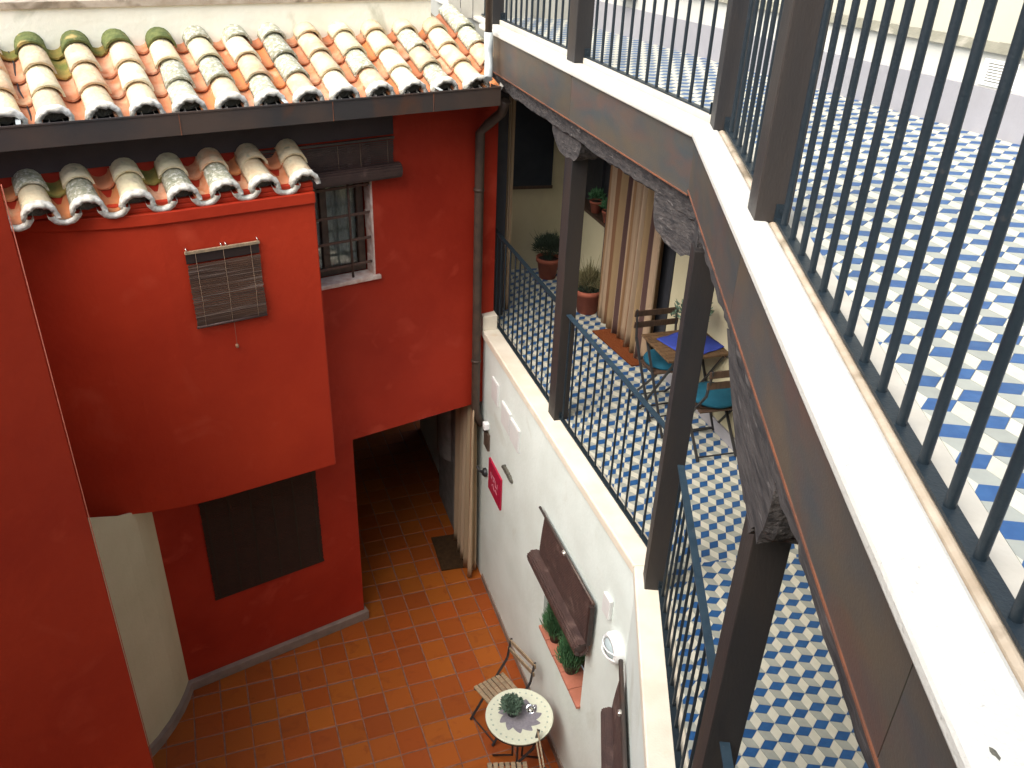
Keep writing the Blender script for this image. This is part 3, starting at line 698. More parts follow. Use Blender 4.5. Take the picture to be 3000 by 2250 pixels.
def rough_beam(f, t0, t1, o0, o1, z0, z1, seed, n=40):
    rnd = random.Random(seed); mb = MB(); vs = []; fs = []
    wob = [0]*4
    for i in range(n+1):
        t = t0+(t1-t0)*i/n; wob = [w_*.7+rnd.uniform(-.006, .006) for w_ in wob]
        k = .004*math.sin(i*.35+seed)+rnd.uniform(-.003, .003)
        c = .014
        ring = [(o0+wob[0]+c, z0+k+wob[1]), (o0+wob[0], z0+k+wob[1]+c), (o0+wob[0]*.5, z1), (o1, z1), (o1, z0+k), ]
        vs += [f(o, t, z) for o, z in ring]
    m = 5
    for i in range(n):
        for j in range(m): fs.append((i*m+j, i*m+(j+1) % m, (i+1)*m+(j+1) % m, (i+1)*m+j))
    fs.append(tuple(range(m))[::-1]); fs.append(tuple(n*m+j for j in range(m)))
    mb.add(vs, fs); return mb
rough_beam(f1, -.02, 5.6, .055, .21, -1.475, -1.335, 3, 110).build('timber_beam', 'timber', gb_)
rough_beam(f2, -.02, 6, .055, .21, -1.49, -1.31, 5, 110).build('timber_beam', 'timber', gb_)
def corbel(f, prof, o0, o1, seed):
    rnd = random.Random(seed); mb = MB(); L = 5; vs = []; fs = []; n = len(prof)
    for j in range(L+1):
        o = o0+(o1-o0)*j/L
        vs += [f(o, t+rnd.uniform(-.010, .010), z+rnd.uniform(-.008, .008)*(1 if z < -1.49 else 0)) for t, z in prof]
    for j in range(L):
        for i in range(n): fs.append((j*n+i, j*n+(i+1) % n, (j+1)*n+(i+1) % n, (j+1)*n+i))
    fs.append(tuple(range(n))[::-1]); fs.append(tuple(L*n+i for i in range(n)))
    mb.add(vs, fs); return mb
def dens(p, k=3):
    out = []
    for i in range(len(p)):
        a, b = p[i], p[(i+1) % len(p)]
        for j in range(k): out.append((a[0]+(b[0]-a[0])*j/k, a[1]+(b[1]-a[1])*j/k))
    return out
corbel(f1, dens([(1.70, -1.46), (1.69, -1.53), (1.72, -1.585), (1.80, -1.635), (1.95, -1.655), (2.10, -1.635), (2.20, -1.59), (2.27, -1.52), (2.28, -1.46)], 2), .09, .25, 2).build('corbel', 'timber', gb_)
corbel(f1, dens([(-.02, -1.46), (-.03, -1.66), (.08, -1.70), (.30, -1.69), (.40, -1.67), (.46, -1.60), (.47, -1.46)], 2), .06, .25, 4).build('corbel', 'timber', gb_)
corbel(f2, dens([(.0, -1.46), (-.02, -1.60), (.02, -1.66), (.06, -1.74), (.12, -1.74), (.16, -1.64), (.18, -1.46)], 2), .06, .25, 6).build('corbel', 'timber', gb_)
corbel(f2, dens([(1.30, -1.47), (1.55, -1.60), (1.80, -1.70), (2.0, -1.75), (2.12, -1.76), (2.18, -1.79), (2.22, -1.72), (2.28, -1.74), (2.33, -1.66), (2.34, -1.47)], 3), .05, .24, 8).build('corbel', 'timber', gb_)
# posts, lower gallery then terrace
def post(f, o, t, wo, wt, z0, z1, m='post'):
    mb = MB(); mb.box(o, o+wo, t, t+wt, z0, z1, f); return mb.build('post', m, gb_, bevel=.004)
post(f1, .095, 1.84, .125, .15, -3.856, -1.50); post(f2, .045, .075, .13, .15, -3.856, -1.55)
post(f2, .085, 1.98, .13, .15, -3.856, -1.55); post(f1, .172, 3.96, .122, .13, -3.86, -1.40, 'darkwood')
post(f2, .085, 4.0, .13, .15, -3.856, -1.55)
post(f2, .058, 1.242, .125, .152, -.994, 1.5); post(f2, .085, -.165, .125, .152, -.994, 1.5)
post(f1, .085, 1.905, .12, .15, -.990, 1.5); post(f1, .058, 3.87, .13, .14, -.990, 1.5); post(f1, .10, 4.95, .12, .14, -.990, 1.5)
mb = MB(); rnd = random.Random(4); c_ = Vector(f2(.02, 3.62, -.9898))
mb.add([c_]+[c_+Vector((.006*math.cos(a_*.7)*rnd.uniform(.5, 1.2), .011*math.sin(a_*.7)*rnd.uniform(.5, 1.2), 0)) for a_ in range(9)], [(0, i+1, (i+1) % 9+1) for i in range(9)]); mb.build('chip', 'bronze', gb_)
# terrace back wall
def fT(a, d, z): p = TB0+TD*a+TN*d; return (p.x, p.y, z)
tb = empty('terrace_wall', fT(2, 0, -1.01), 'cream terrace back wall with grey skirting, white band and worn stone cornice', 'wall')
mb = MB(); mb.box(-.1, 8.5, -.3, 0, -1.014, -.60, fT); mb.build('white_band', 'white_trim', tb)
mb = MB(); mb.box(-.1, 8.5, 0, .014, -1.010, -.785, fT); mb.build('skirting', 'plinth', tb)
mb = MB()
for i in range(60):
    a0, a1 = -.1+8.6*i/60, -.1+8.6*(i+1)/60; h = .004*math.sin(i*1.3)
    P = [fT(a0, -.3, -.60), fT(a1, -.3, -.60), fT(a1, .030+random.uniform(-.004, .004), -.612), fT(a0, .030, -.612), fT(a0, -.3, -.55), fT(a1, -.3, -.55), fT(a1, -.02, -.566+h), fT(a0, -.02, -.566)]
    mb.add(P, [(4, 5, 6, 7), (7, 6, 2, 3), (3, 2, 1, 0)])
mb.build('cornice', 'corn', tb)
mb = MB(); mb.box(-.1, 8.5, -.3, -.03, -.60, 1.2, fT); mb.build('wall', 'terwall', tb)
vt = MB(); AV = (Vector((2.364, 4.728, 0))-TB0).dot(TD)
vt.box(AV, AV+.20, 0, .008, -.775, -.645, fT); vn = vt.build('vent', 'lampw', tb, bevel=.003)
for i in range(8):
    mb = MB(); mb.box(AV+.03, AV+.17, .008, .013, -.762+i*.0142, -.762+i*.0142+.008, fT); mb.build('louvre', 'lampw', vn)
mb = MB(); mb.box(AV+.03, AV+.17, .008, .009, -.765, -.652, fT); mb.build('dark_gap', 'corn', vn)
# end screen of the terrace
Qs = Vector((-.19, 8.71, 0))
def fS(a, d, z): p = Qs+EE*a+NE*d; return (p.x, p.y, z)
es = empty('end_screen', fS(.3, 0, -1.01), 'pale screen of vertical boards closing the far end of the terrace', 'screen')
for i in range(12):
    mb = MB(); a = -.55+i*.115; mb.box(a, a+.108, -.03, random.uniform(-.004, .004), -1.010, .9, fS); mb.build('board', 'boards', es)
# railings --------------------------------------------------------
def railing(name, f, o, t0, t1, z0, ztop, sp, first, r, label, group, mp='paint', mr='paint', sq=True, wr=.036, skipbot=False):
    rt = empty(name, f(o, (t0+t1)/2, z0), label, 'railing', group)
    mb = MB(); mb.box(o-wr/2, o+wr/2, t0, t1, z0, z0+.009, f); br = mb.build('bottom_rail', mp, rt)
    for tt, s in ((t0, 1), (t1, -1)):
        mb = MB(); mb.box(o-.022, o+.022, tt, tt+s*.004, z0-.004, z0+.060, f); mb.tube([f(o, tt+s*.004, z0+.035), f(o, tt+s*.010, z0+.035)], .008, 6, 0); mb.build('fixing_plate', mp, rt)
    mb = MB(); mb.box(o-.02, o+.02, t0, t1, ztop-.010, ztop, f); mb.build('top_rail', mr, rt)
    me = None; t = first
    while t < t1-.01:
        p = f(o, t, z0+.009)
        if me is None:
            b = MB(); b.tube([(0, 0, 0), (0, 0, ztop-.010-z0-.009)], r, 10, cap=False); bo = b.build('baluster', mp, rt, local=True, dz=0)
            me = bo.data; bo.location = Vector(p)+Vector((0, 0, Z0))-WLOC[rt.name]
        else: child('baluster', me, rt, p, (random.uniform(-.0035, .0035), random.uniform(-.0035, .0035), 0))
        t += sp
    return rt
G1, G2 = 'black metal railings along the terrace edge', 'blue-black metal railings of the lower gallery'
railing('railing', f2, .148, 1.394, 5.8, -.984, .08, .1465, 1.465, .0115, 'nearest terrace railing, thick black bars at the right side of the picture', G1)
railing('railing', f2, .156, -.013, 1.242, -.984, .08, .1385, .086, .0110, 'short terrace railing between the two close brown posts at the corner', G1)
railing('railing', f1, .178, .16, 1.905, -.956, .08, .1370, .284, .0098, 'terrace railing between the corner post and the next brown post', G1, wr=.03)
railing('railing', f1, .178, 2.055, 3.87, -.956, .08, .1345, 2.158, .0098, 'far terrace railing in front of the pale board screen', G1, wr=.03)
railing('railing', f1, .165, 4.01, 4.95, -.982, .08, .1455, 4.09, .0095, 'farthest terrace railing, seen left of the rain pipe above the roof', G1, wr=.03)
railing('railing', f1, .158, 1.99, 3.96, -3.838, -2.87, .142, 2.07, .0085, 'gallery railing nearest the red wall, by the two floor pots', G2, 'paint', 'paint')
railing('railing', f1, .158, .02, 1.84, -3.838, -2.87, .142, .10, .0085, 'middle gallery railing in front of the doormat and folding table', G2, 'paint', 'rail')
railing('railing', f2, .150, .225, 1.98, -3.838, -2.87, .142, .30, .0085, 'near gallery railing below the bend of the timber beam', G2, 'paint', 'rail')
railing('railing', f2, .150, 2.13, 4.0, -3.838, -2.87, .142, 2.2, .0085, 'gallery railing at the bottom edge of the picture, past the last post', G2, 'paint', 'rail')

# ================================================================ THINGS ON THE WALLS
def slat_sheet(f, t0, t1, z0, z1, off, pitch, m, parent, amp=.008, name='slats', th=.004, wavy=None):
    mb = MB(); n = int((z1-z0)/pitch)
    for i in range(n):
        z = z0+i*pitch; o = off + (wavy(i/n) if wavy else amp*math.sin(i*.55)); j = random.uniform(-.003, .003)
        mb.box(o if off < 0 else o, o+th, t0+j, t1+j, z, z+pitch*.86, f)
    return mb.build(name, m, parent, kind='stuff')
# bay blind: frame fB has d positive towards the court
fBo = lambda o, b, z: fB(b, -o, z)
bl = empty('bamboo_blind', fB(.675, .03, -3.0), 'small square brown slat blind on the front of the red bay', 'blind', 'brown slat blinds')
mb = MB(); mb.box(.398, .955, .012, .034, -2.392, -2.372, fB); mb.build('head_rail', 'woodp', bl)
mb = MB(); mb.box(.402, .95, .010, .018, -2.47, -2.392, fB); mb.build('valance', 'blindbar', bl)
slat_sheet(fBo, .404, .948, -2.985, -2.47, -.024, .0165, 'blind', bl, wavy=lambda u: -.014*math.sin(u*7.5+.2)-.03*u*(1-u))
mb = MB(); mb.tube([fB(.402, .026, -2.99), fB(.95, .026, -2.99)], .012, 10); mb.build('bottom_bar', 'blindroll', bl)
for b in (.47, .675, .88):
    mb = MB(); mb.tube([fB(b, .040, -2.39), fB(b, .044, -2.6), fB(b, .050, -2.78), fB(b, .034, -2.985)], .0022, 5); mb.build('cord', 'cord', bl)
mb = MB(); mb.tube([fB(.685, .03, -2.985), fB(.685, .02, -3.20)], .0015, 4); mb.build('pull_cord', 'cord', bl)
mb = MB(); mb.lathe([(.001, -.022), (.011, -.016), (.014, 0), (.010, .013), (.001, .018)], fB(.685, .018, -3.215), 12); mb.build('pull_knob', 'knob', bl)
for b in (.41, .665, .70, .94):
    mb = MB(); mb.tube([fB(b, 0, -2.350), fB(b, .022, -2.352), fB(b+.004, .024, -2.37)], .0045, 6); mb.build('hook', 'bright', bl)
# rolled blind over the grilled window
bl = empty('bamboo_blind', fA(1.9, .05, -2.17), 'half rolled brown slat blind above the barred window, under the gutter', 'blind', 'brown slat blinds')
fAo = lambda o, a, z: fA(a, -o, z)
mb = MB(); mb.box(1.30, 2.47, .015, .04, -1.835, -1.815, fA); mb.build('head_rail', 'gutter', bl)
slat_sheet(fAo, 1.31, 2.46, -2.04, -1.835, -.030, .0165, 'blindroll', bl)
mb = MB(); n = 14
for i in range(n):
    ph = 2*math.pi*i/n; a = (.0, .062+.048*math.cos(ph), -2.095+.052*math.sin(ph)); 
    mb.box(1.29+random.uniform(0, .008), 2.50, .062+.048*math.cos(ph)-.013, .062+.048*math.cos(ph)+.013, -2.095+.052*math.sin(ph)-.012, -2.095+.052*math.sin(ph)+.012, fA)
mb.build('roll', 'blindroll', bl)
for a in (1.62, 1.95, 2.15, 2.40):
    mb = MB(); mb.tube([fA(a, .042, -1.84), fA(a, .048, -2.03), fA(a, .10, -2.06), fA(a, .112, -2.09)], .0022, 5); mb.build('cord', 'cord', bl)
# dark blind on the ground floor
bl = empty('bamboo_blind', fA(.95, .01, -6.1), 'large dark blind with pale vertical tapes under the overhanging bay', 'blind', 'brown slat blinds')
M['blinddark'] = mat('near_black_slats', (.045, .018, .009), (.028, .012, .006), 25, .95, .2, 60, stretch=(1, 1, 8))
M['tape'] = mat('faded_blind_tape', (.030, .019, .009), None, rough=.9)
slat_sheet(fAo, .395, 1.515, -6.09, -4.76, -.010, .021, 'blinddark', bl, amp=.002)
for i in range(6):
    mb = MB(); a = .44+i*.206; mb.box(a, a+.014, .0125, .0145, -6.09, -4.78, fA); mb.build('tape', 'tape', bl)
mb = MB(); mb.box(.39, 1.52, .002, .016, -6.11, -6.09, fA); mb.build('bottom_bar', 'blinddark', bl)
# blind over the plant niche
bl = empty('bamboo_blind', f1(-.03, 1.1, -5.2), 'rolled maroon blind hanging over the plant niche in the white wall', 'blind', 'brown slat blinds')
mb = MB(); mb.tube([f1(-.022, 1.74, -4.672), f1(-.022, .50, -4.672)], .012, 8); mb.build('head_rail', 'gutter', bl)
def hang(parent, f, t0, t1, zt, zb, o0, o1):
    mb = MB(); n = 20
    for i in range(n):
        u = i/n; z = zt+(zb-zt)*u; z2 = zt+(zb-zt)*(i+.88)/n; o = o0+(o1-o0)*math.sin(u*1.4)
        mb.box(o-.006, o, t0, t1, z2, z, f)
    mb.build('slats', 'blindroll', parent, kind='stuff')
hang(bl, f1, .52, 1.62, -4.68, -5.12, -.015, -.045)
def roll(parent, f, t0, t1, zc, oc, r, n=16):
    mb = MB()
    for i in range(n):
        ph = 2*math.pi*i/n; o = oc+r*math.cos(ph); z = zc+r*1.1*math.sin(ph); j = random.uniform(-.006, .006)
        P = []
        for (do, dz_) in ((-.6, -.6), (.6, -.6), (.6, .6), (-.6, .6)):
            P.append((o+do*.02, z+dz_*.02))
        mb.hexa([f(P[k][0], t0+j, P[k][1]) for k in range(4)]+[f(P[k][0], t1+j, P[k][1]) for k in range(4)])
    mb.box(oc-r*.7, oc+r*.7, t0+.012, t1-.012, zc-r*.7, zc+r*.7, f)
    mb.build('roll', 'blindroll', parent)
roll(bl, f1, .50, 1.66, -5.14, -.085, .050)
mb = MB(); mb.box(-.05, -.012, .495, .53, -5.10, -4.70, f1); mb.build('side_edge', 'blindbar', bl)
mb = MB(); mb.tube([f1(-.035, 1.13, -4.668), f1(-.035, 1.09, -4.668)], .017, 8); mb.build('bracket', 'bright', bl)
# blind on the near wing
bl = empty('bamboo_blind', f2(-.03, .8, -5.1), 'maroon blind with a long dark rail at the bottom edge beside the lamp', 'blind', 'brown slat blinds')
mb = MB(); mb.tube([f2(-.02, .06, -4.69), f2(-.02, 1.7, -4.69)], .017, 10); mb.build('head_rail', 'gutter', bl)
hang(bl, f2, .19, 1.6, -4.70, -5.06, -.02, -.05)
roll(bl, f2, .19, 1.62, -5.08, -.075, .042)
mb = MB(); mb.tube([f2(-.04, .50, -4.686), f2(-.04, .535, -4.686)], .017, 8); mb.build('bracket', 'bright', bl)
# wall lamp
lp = empty('wall_lamp', f1(0, .12, -4.85), 'white round bulkhead lamp on the white wall at the bend', 'lamp')
def disc(f, t, z, prof, n=24, s=1):
    mb = MB(); vs = []; fs = []
    for r, o in prof:
        for k in range(n): vs.append(f(o, t+r*math.cos(2*math.pi*k/n), z+r*math.sin(2*math.pi*k/n)))
    for i in range(len(prof)-1):
        for k in range(n): fs.append((i*n+k, i*n+(k+1) % n, (i+1)*n+(k+1) % n, (i+1)*n+k))
    mb.add(vs, fs, 0, True); return mb
disc(f1, .12, -4.74, [(.118, .02), (.118, -.035), (.105, -.055), (.085, -.058), (.085, -.045)]).build('rim', 'lampw', lp)
disc(f1, .12, -4.74, [(.086, -.044), (.07, -.062), (.045, -.075), (.001, -.08)]).build('glass', 'lampg', lp)
for z in (-4.77, -4.71):
    mb = MB(); mb.tube([f1(-.05, .225, z), f1(-.088, .17, z), f1(-.095, .12, z), f1(-.088, .07, z), f1(-.05, .015, z)], .006, 6); mb.build('guard_bar', 'lampw', lp)
# crimson sign
sg = empty('sign', f1(0, 3.15, -5.63), 'small crimson square sign with pale lettering on the white wall', 'sign')
mb = MB(); mb.box(-.002, .02, 2.93, 3.36, -5.62, -5.225, f1); mb.build('plate', 'sign', sg, bevel=.004)
def stroke(mb, f, o, pts, wd, th=.003):
    for a, b in zip(pts, pts[1:]):
        dx, dz = b[0]-a[0], b[1]-a[1]; L = math.hypot(dx, dz); nx, nz = -dz/L*wd/2, dx/L*wd/2
        q = [(a[0]+nx, a[1]+nz), (b[0]+nx, b[1]+nz), (b[0]-nx, b[1]-nz), (a[0]-nx, a[1]-nz)]
        mb.hexa([f(o, x, z) for x, z in q]+[f(o-th, x, z) for x, z in q])
mb = MB(); U = lambda u, v: (3.36-.43*u, -5.62+.395*v)     # u left to right, v up
stroke(mb, f1, -.0022, [U(.20, .66), U(.28, .50), U(.36, .66)], .014)
stroke(mb, f1, -.0022, [U(.42, .50), U(.42, .66), U(.52, .66), U(.52, .57), U(.43, .56)], .014)
stroke(mb, f1, -.0022, [U(.60, .66), U(.60, .50), U(.70, .50)], .014)
stroke(mb, f1, -.0022, [U(.76, .66), U(.76, .50)], .014)
stroke(mb, f1, -.0022, [U(.30, .30), U(.40, .40), U(.52, .28), U(.64, .38), U(.72, .30)], .012)
mb.build('lettering', 'signw', sg)
# worn iron name relief
ir = empty('iron_relief', f1(0, 2.72, -5.1), 'thin grey cast-iron ornament beside the crimson sign', 'ornament')
rnd = random.Random(5)
for i in range(7):
    t = 2.62+i*.045; rr = .035 if 0 < i < 6 else .02
    m_ = disc(f1, t, -5.02+rnd.uniform(-.01, .01), [(rr, .02), (rr, -.002), (rr*.55, -.010), (rr*.5, .02)], 10); m_.build('scroll', 'bronze', ir)
mb = MB(); mb.box(.002, .02, 2.60, 2.90, -5.035, -5.012, f1); mb.build('bar', 'bronze', ir)
# flush boxes
GB = 'white box covers on the white wall'
for (t0, t1, z0, z1, lb) in ((3.13, 3.34, -4.47, -4.22, 'square white box cover nearest the downspout'), (2.73, 3.0, -4.56, -4.31, 'white box cover, left one of the adjoining pair'),
                             (2.45, 2.715, -4.58, -4.33, 'white box cover, right one of the adjoining pair')):
    b_ = empty('box_cover', f1(.01, (t0+t1)/2, z0), lb+' on the white wall', 'box', GB)
    mb = MB(); mb.box(.002, .02, t0, t1, z0, z1, f1); mb.build('frame', 'box', b_, bevel=.003)
    mb = MB(); mb.box(-.002, .002, t0+.012, t1-.012, z0+.012, z1-.012, f1); mb.build('cover', 'box', b_, bevel=.002)
b_ = empty('box_cover', f1(.01, .33, -4.63), 'narrow white box cover high on the white wall above the lamp', 'box')
mb = MB(); mb.box(-.012, .02, .27, .39, -4.62, -4.44, f1); mb.build('cover', 'box', b_, bevel=.006)
# small fittings at the end of the white wall
hk = empty('wall_fitting', f1(0, 3.52, -5.6), 'black door stop fitting on the white wall beside the tan curtain', 'fitting')
disc(f1, 3.50, -5.52, [(.05, .02), (.05, -.01), (.03, -.03), (.001, -.03)], 14).build('base', 'steel', hk)
mb = MB(); mb.tube([f1(-.02, 3.50, -5.52), f1(-.06, 3.53, -5.50), f1(-.07, 3.56, -5.46)], .014, 8); mb.build('hook', 'steel', hk)
sn = empty('small_sign', f1(0, 3.48, -5.15), 'small dark red plaque near the end of the white wall', 'sign')
mb = MB(); mb.box(-.004, .02, 3.40, 3.56, -5.18, -4.98, f1); mb.build('plate', 'wframe', sn)
sp_ = empty('emergency_light', f1(0, 3.5, -4.9), 'small white fitting below the brown downspout', 'lamp')
mb = MB(); mb.box(-.04, .02, 3.43, 3.50, -4.93, -4.85, f1); mb.build('body', 'lampw', sp_, bevel=.01)
mb = MB(); mb.tube([f1(-.02, 3.465, -4.95), f1(-.02, 3.465, -4.93)], .022, 10); mb.build('base', 'steel', sp_)

# ---------------------------------------------------------------- curtains
def curtain(name, f, t0, t1, o, z0, z1, folds, amp, m, label, uv0=0, uvs=1, gather=0, n=160, hem=.02):
    mb = MB(); vs = []; uv = []; rows = 14
    for j in range(rows+1):
        v = j/rows; z = z0+(z1-z0)*v
        for i in range(n+1):
            u = i/n; ph = folds*2*math.pi*u
            a = amp*(1-.45*v)
            oo = o-a*(math.sin(ph+.6*math.sin(ph*.37+1))+.35*math.sin(ph*2.3+v*1.2))
            tt = t0+(t1-t0)*(u+.012*math.sin(ph*.8+v*3)); tt = tt*(1-gather*v*0)+0
            zz = z+(hem*math.sin(ph*.5) if j == 0 else 0)
            vs.append(f(oo, tt, zz)); uv.append((uv0+uvs*u, v))
    W = n+1; fs = [(j*W+i, j*W+i+1, (j+1)*W+i+1, (j+1)*W+i) for j in range(rows) for i in range(n)]
    mb.add(vs, fs, 0, True); mb.uv = uv
    o_ = mb.build(name, m, label=label, cat='curtain')
    s = o_.modifiers.new('cloth_thickness', 'SOLIDIFY'); s.thickness = .004
    return o_
curtain('curtain', f1, 2.50, 3.78, 1.29, -3.848, -1.62, 9, .045, 'curtain', 'brown and beige striped curtain over the gallery door', uvs=1.45)
curtain('curtain', lambda o, t, z: f1(t, o, z), .30, .40, 4.08, -3.85, -1.5, 2, .018, 'curtain2', 'narrow tan curtain strip at the dark corner post of the gallery', n=40)
curtain('curtain', f1, 3.58, 4.38, -.085, -7.09, -4.76, 5, .05, 'curtain2', 'long tan curtain hanging inside the dark ground-floor doorway', uvs=1.2)
# dark blind panel on the gallery's end wall
db = empty('dark_blind', fE(-.17, .02, -2.87), 'dark navy roller blind on the end wall of the gallery', 'blind')
M['navy'] = mat('navy_blind_cloth', (.020, .026, .034), (.015, .020, .028), 6, .8)
mb = MB(); mb.box(-.41, .055, .012, .018, -2.85, -1.42, fE); mb.build('cloth', 'navy', db)
mb = MB(); mb.box(-.42, .065, .008, .026, -2.885, -2.85, fE); mb.build('bottom_bar', 'wooddark', db)
# ---------------------------------------------------------------- mats
def mat_thing(name, pts, z, m, label, ribs):
    P = [Vector((x, y, 0)) for x, y in pts]; mb = MB(); n = ribs
    for i in range(n):
        u0, u1 = i/n, (i+.93)/n
        q = [P[0].lerp(P[1], u0), P[0].lerp(P[1], u1), P[3].lerp(P[2], u1), P[3].lerp(P[2], u0)]
        h = .016+random.uniform(-.001, .001)
        mb.prism([(p.x, p.y) for p in q], z, z+h)
    mb.prism([(p.x, p.y) for p in P], z, z+.010)
    return mb.build(name, m, label=label, cat='doormat')
mat_thing('doormat', [(1.101+.03, 7.20), (1.30, 7.26), (1.06, 8.02), (.80, 7.92)], -3.860, 'mat_orange', 'rust-orange doormat in front of the striped curtain', 30)
mat_thing('doormat', [(-.755, 7.865), (-.40, 7.965), (-.60, 8.56), (-.945, 8.46)], -7.118, 'mat_dark', 'dark brown doormat at the tan curtain inside the doorway', 24)

# ---------------------------------------------------------------- pots and plants
def pot(name, x, y, z, r, h, m, label, group=None, cat='pot'):
    e_ = empty(name, (x, y, z), label, cat, group)
    mb = MB(); mb.lathe([(r*.62, 0), (r*.70, .002), (r*.93, h*.80), (r*1.04, h*.80), (r*1.06, h), (r*.93, h), (r*.90, h*.86), (.001, h*.86)], (x, y, z), 28)
    mb.build('pot', m, e_)
    mb = MB(); mb.lathe([(.001, h*.885), (r*.91, h*.88)], (x, y, z), 20); mb.build('soil', 'soil', e_)
    return e_
def leaf_cloud(name, parent, m, c, n, shape, ln, wd, seed, up=.6):
    rnd = random.Random(seed); mb = MB()
    for i in range(n):
        p, d = shape(rnd); d = (Vector(d)+Vector((rnd.uniform(-.5, .5), rnd.uniform(-.5, .5), rnd.uniform(-.3, .5)+up))).normalized()
        s = d.cross(Vector((rnd.uniform(-1, 1), rnd.uniform(-1, 1), rnd.uniform(-1, 1)))).normalized()
        L = ln*rnd.uniform(.6, 1.3); W = wd*rnd.uniform(.6, 1.2); b = Vector(c)+Vector(p)
        nn = s.cross(d)*W*.3
        mb.add([b-s*W*.3, b+d*L*.5-s*W*.5+nn, b+d*L, b+d*L*.5+s*W*.5+nn, b+s*W*.3], [(0, 1, 2, 3, 4)])
    return mb.build(name, m, parent, kind='stuff')
def cone(R0, H):
    def s(rnd):
        h = rnd.random()**1.2; a = rnd.uniform(0, 6.283); r = R0*(1-h*.62)*math.sqrt(rnd.random())*(1+.25*math.sin(a*3+h*5))
        return (r*math.cos(a), r*math.sin(a), h*H), (math.cos(a)*.6, math.sin(a)*.6, .7)
    return s
def ball(R0, H):
    def s(rnd):
        a = rnd.uniform(0, 6.283); b = math.acos(rnd.uniform(-.3, 1)); r = R0*rnd.random()**.4*(1+.2*math.sin(a*4)*math.sin(b*5))
        return (r*math.sin(b)*math.cos(a), r*math.sin(b)*math.sin(a), H+r*math.cos(b)*.8), (math.sin(b)*math.cos(a), math.sin(b)*math.sin(a), math.cos(b))
    return s
def stems(parent, c, n, R0, H, m, seed):
    rnd = random.Random(seed); mb = MB()
    for i in range(n):
        a = rnd.uniform(0, 6.283); r = R0*rnd.random(); h = H*rnd.uniform(.6, 1.1); b = Vector(c)+Vector((r*.3*math.cos(a), r*.3*math.sin(a), 0))
        t = b+Vector((r*1.5*math.cos(a)+rnd.uniform(-.03, .03), r*1.5*math.sin(a), h)); mid = b.lerp(t, .5)+Vector((0, 0, .02))
        mb.tube([b, mid, t], .0030, 4, cap=False, r2=.0010)
    mb.build('stem', m, parent, kind='stuff')
# floor pots in the gallery
p_ = pot('potted_bush', .36, 9.33, -3.860, .135, .25, 'clay', 'terracotta pot with a dark bush, farther one on the gallery floor', 'terracotta pots on the gallery floor', 'plant')
leaf_cloud('foliage', p_, 'leaf3', (.36, 9.33, -3.60), 1500, ball(.15, .10), .07, .010, 31); stems(p_, (.36, 9.33, -3.64), 40, .12, .34, 'leaf3', 2)
p_ = pot('potted_lavender', .77, 8.42, -3.860, .150, .27, 'clay', 'terracotta pot with dry tan stems, nearer one left of the striped curtain', 'terracotta pots on the gallery floor', 'plant')
leaf_cloud('foliage', p_, 'leaf2', (.77, 8.42, -3.60), 900, ball(.14, .08), .07, .008, 32); stems(p_, (.77, 8.42, -3.63), 60, .13, .34, 'leaf2', 3)
leaf_cloud('low_foliage', p_, 'leaf3', (.77, 8.42, -3.62), 500, ball(.13, .0), .05, .010, 35)
# pots on the gallery window sill
for i, (t, lb) in enumerate(((4.30, 'small terracotta pot on the gallery window sill, farther from the curtain'), (3.97, 'small terracotta pot on the gallery window sill, next to the striped curtain'))):
    x, y, z = f1(1.415, t, WZ+.006)
    p_ = pot('sill_pot', x, y, z, .070, .13, 'clay', lb, 'terracotta pots on the gallery sill', 'plant')
    leaf_cloud('foliage', p_, 'leaf', (x, y, z+.12), 350, ball(.07, .05), .05, .012, 40+i)
# niche plants
for i, (t, lb) in enumerate(((1.38, 'upright green bush in a black pot, far side of the niche sill'), (1.00, 'upright green bush in a black pot, near side of the niche sill'))):
    x, y, z = f1(.075, t, NZ0+.031)
    p_ = pot('niche_plant', x, y, z, .075, .13, 'potblack', lb, 'green bushes on the terracotta niche sill', 'plant')
    leaf_cloud('foliage', p_, 'leaf', (x, y, z+.11), 2400, cone(.125, .42), .09, .010, 50+i, up=1.2)
    leaf_cloud('dry_foliage', p_, 'leaf4', (x+.04, y+.05, z+.18), 700, cone(.11, .36), .07, .008, 60+i, up=1.2)

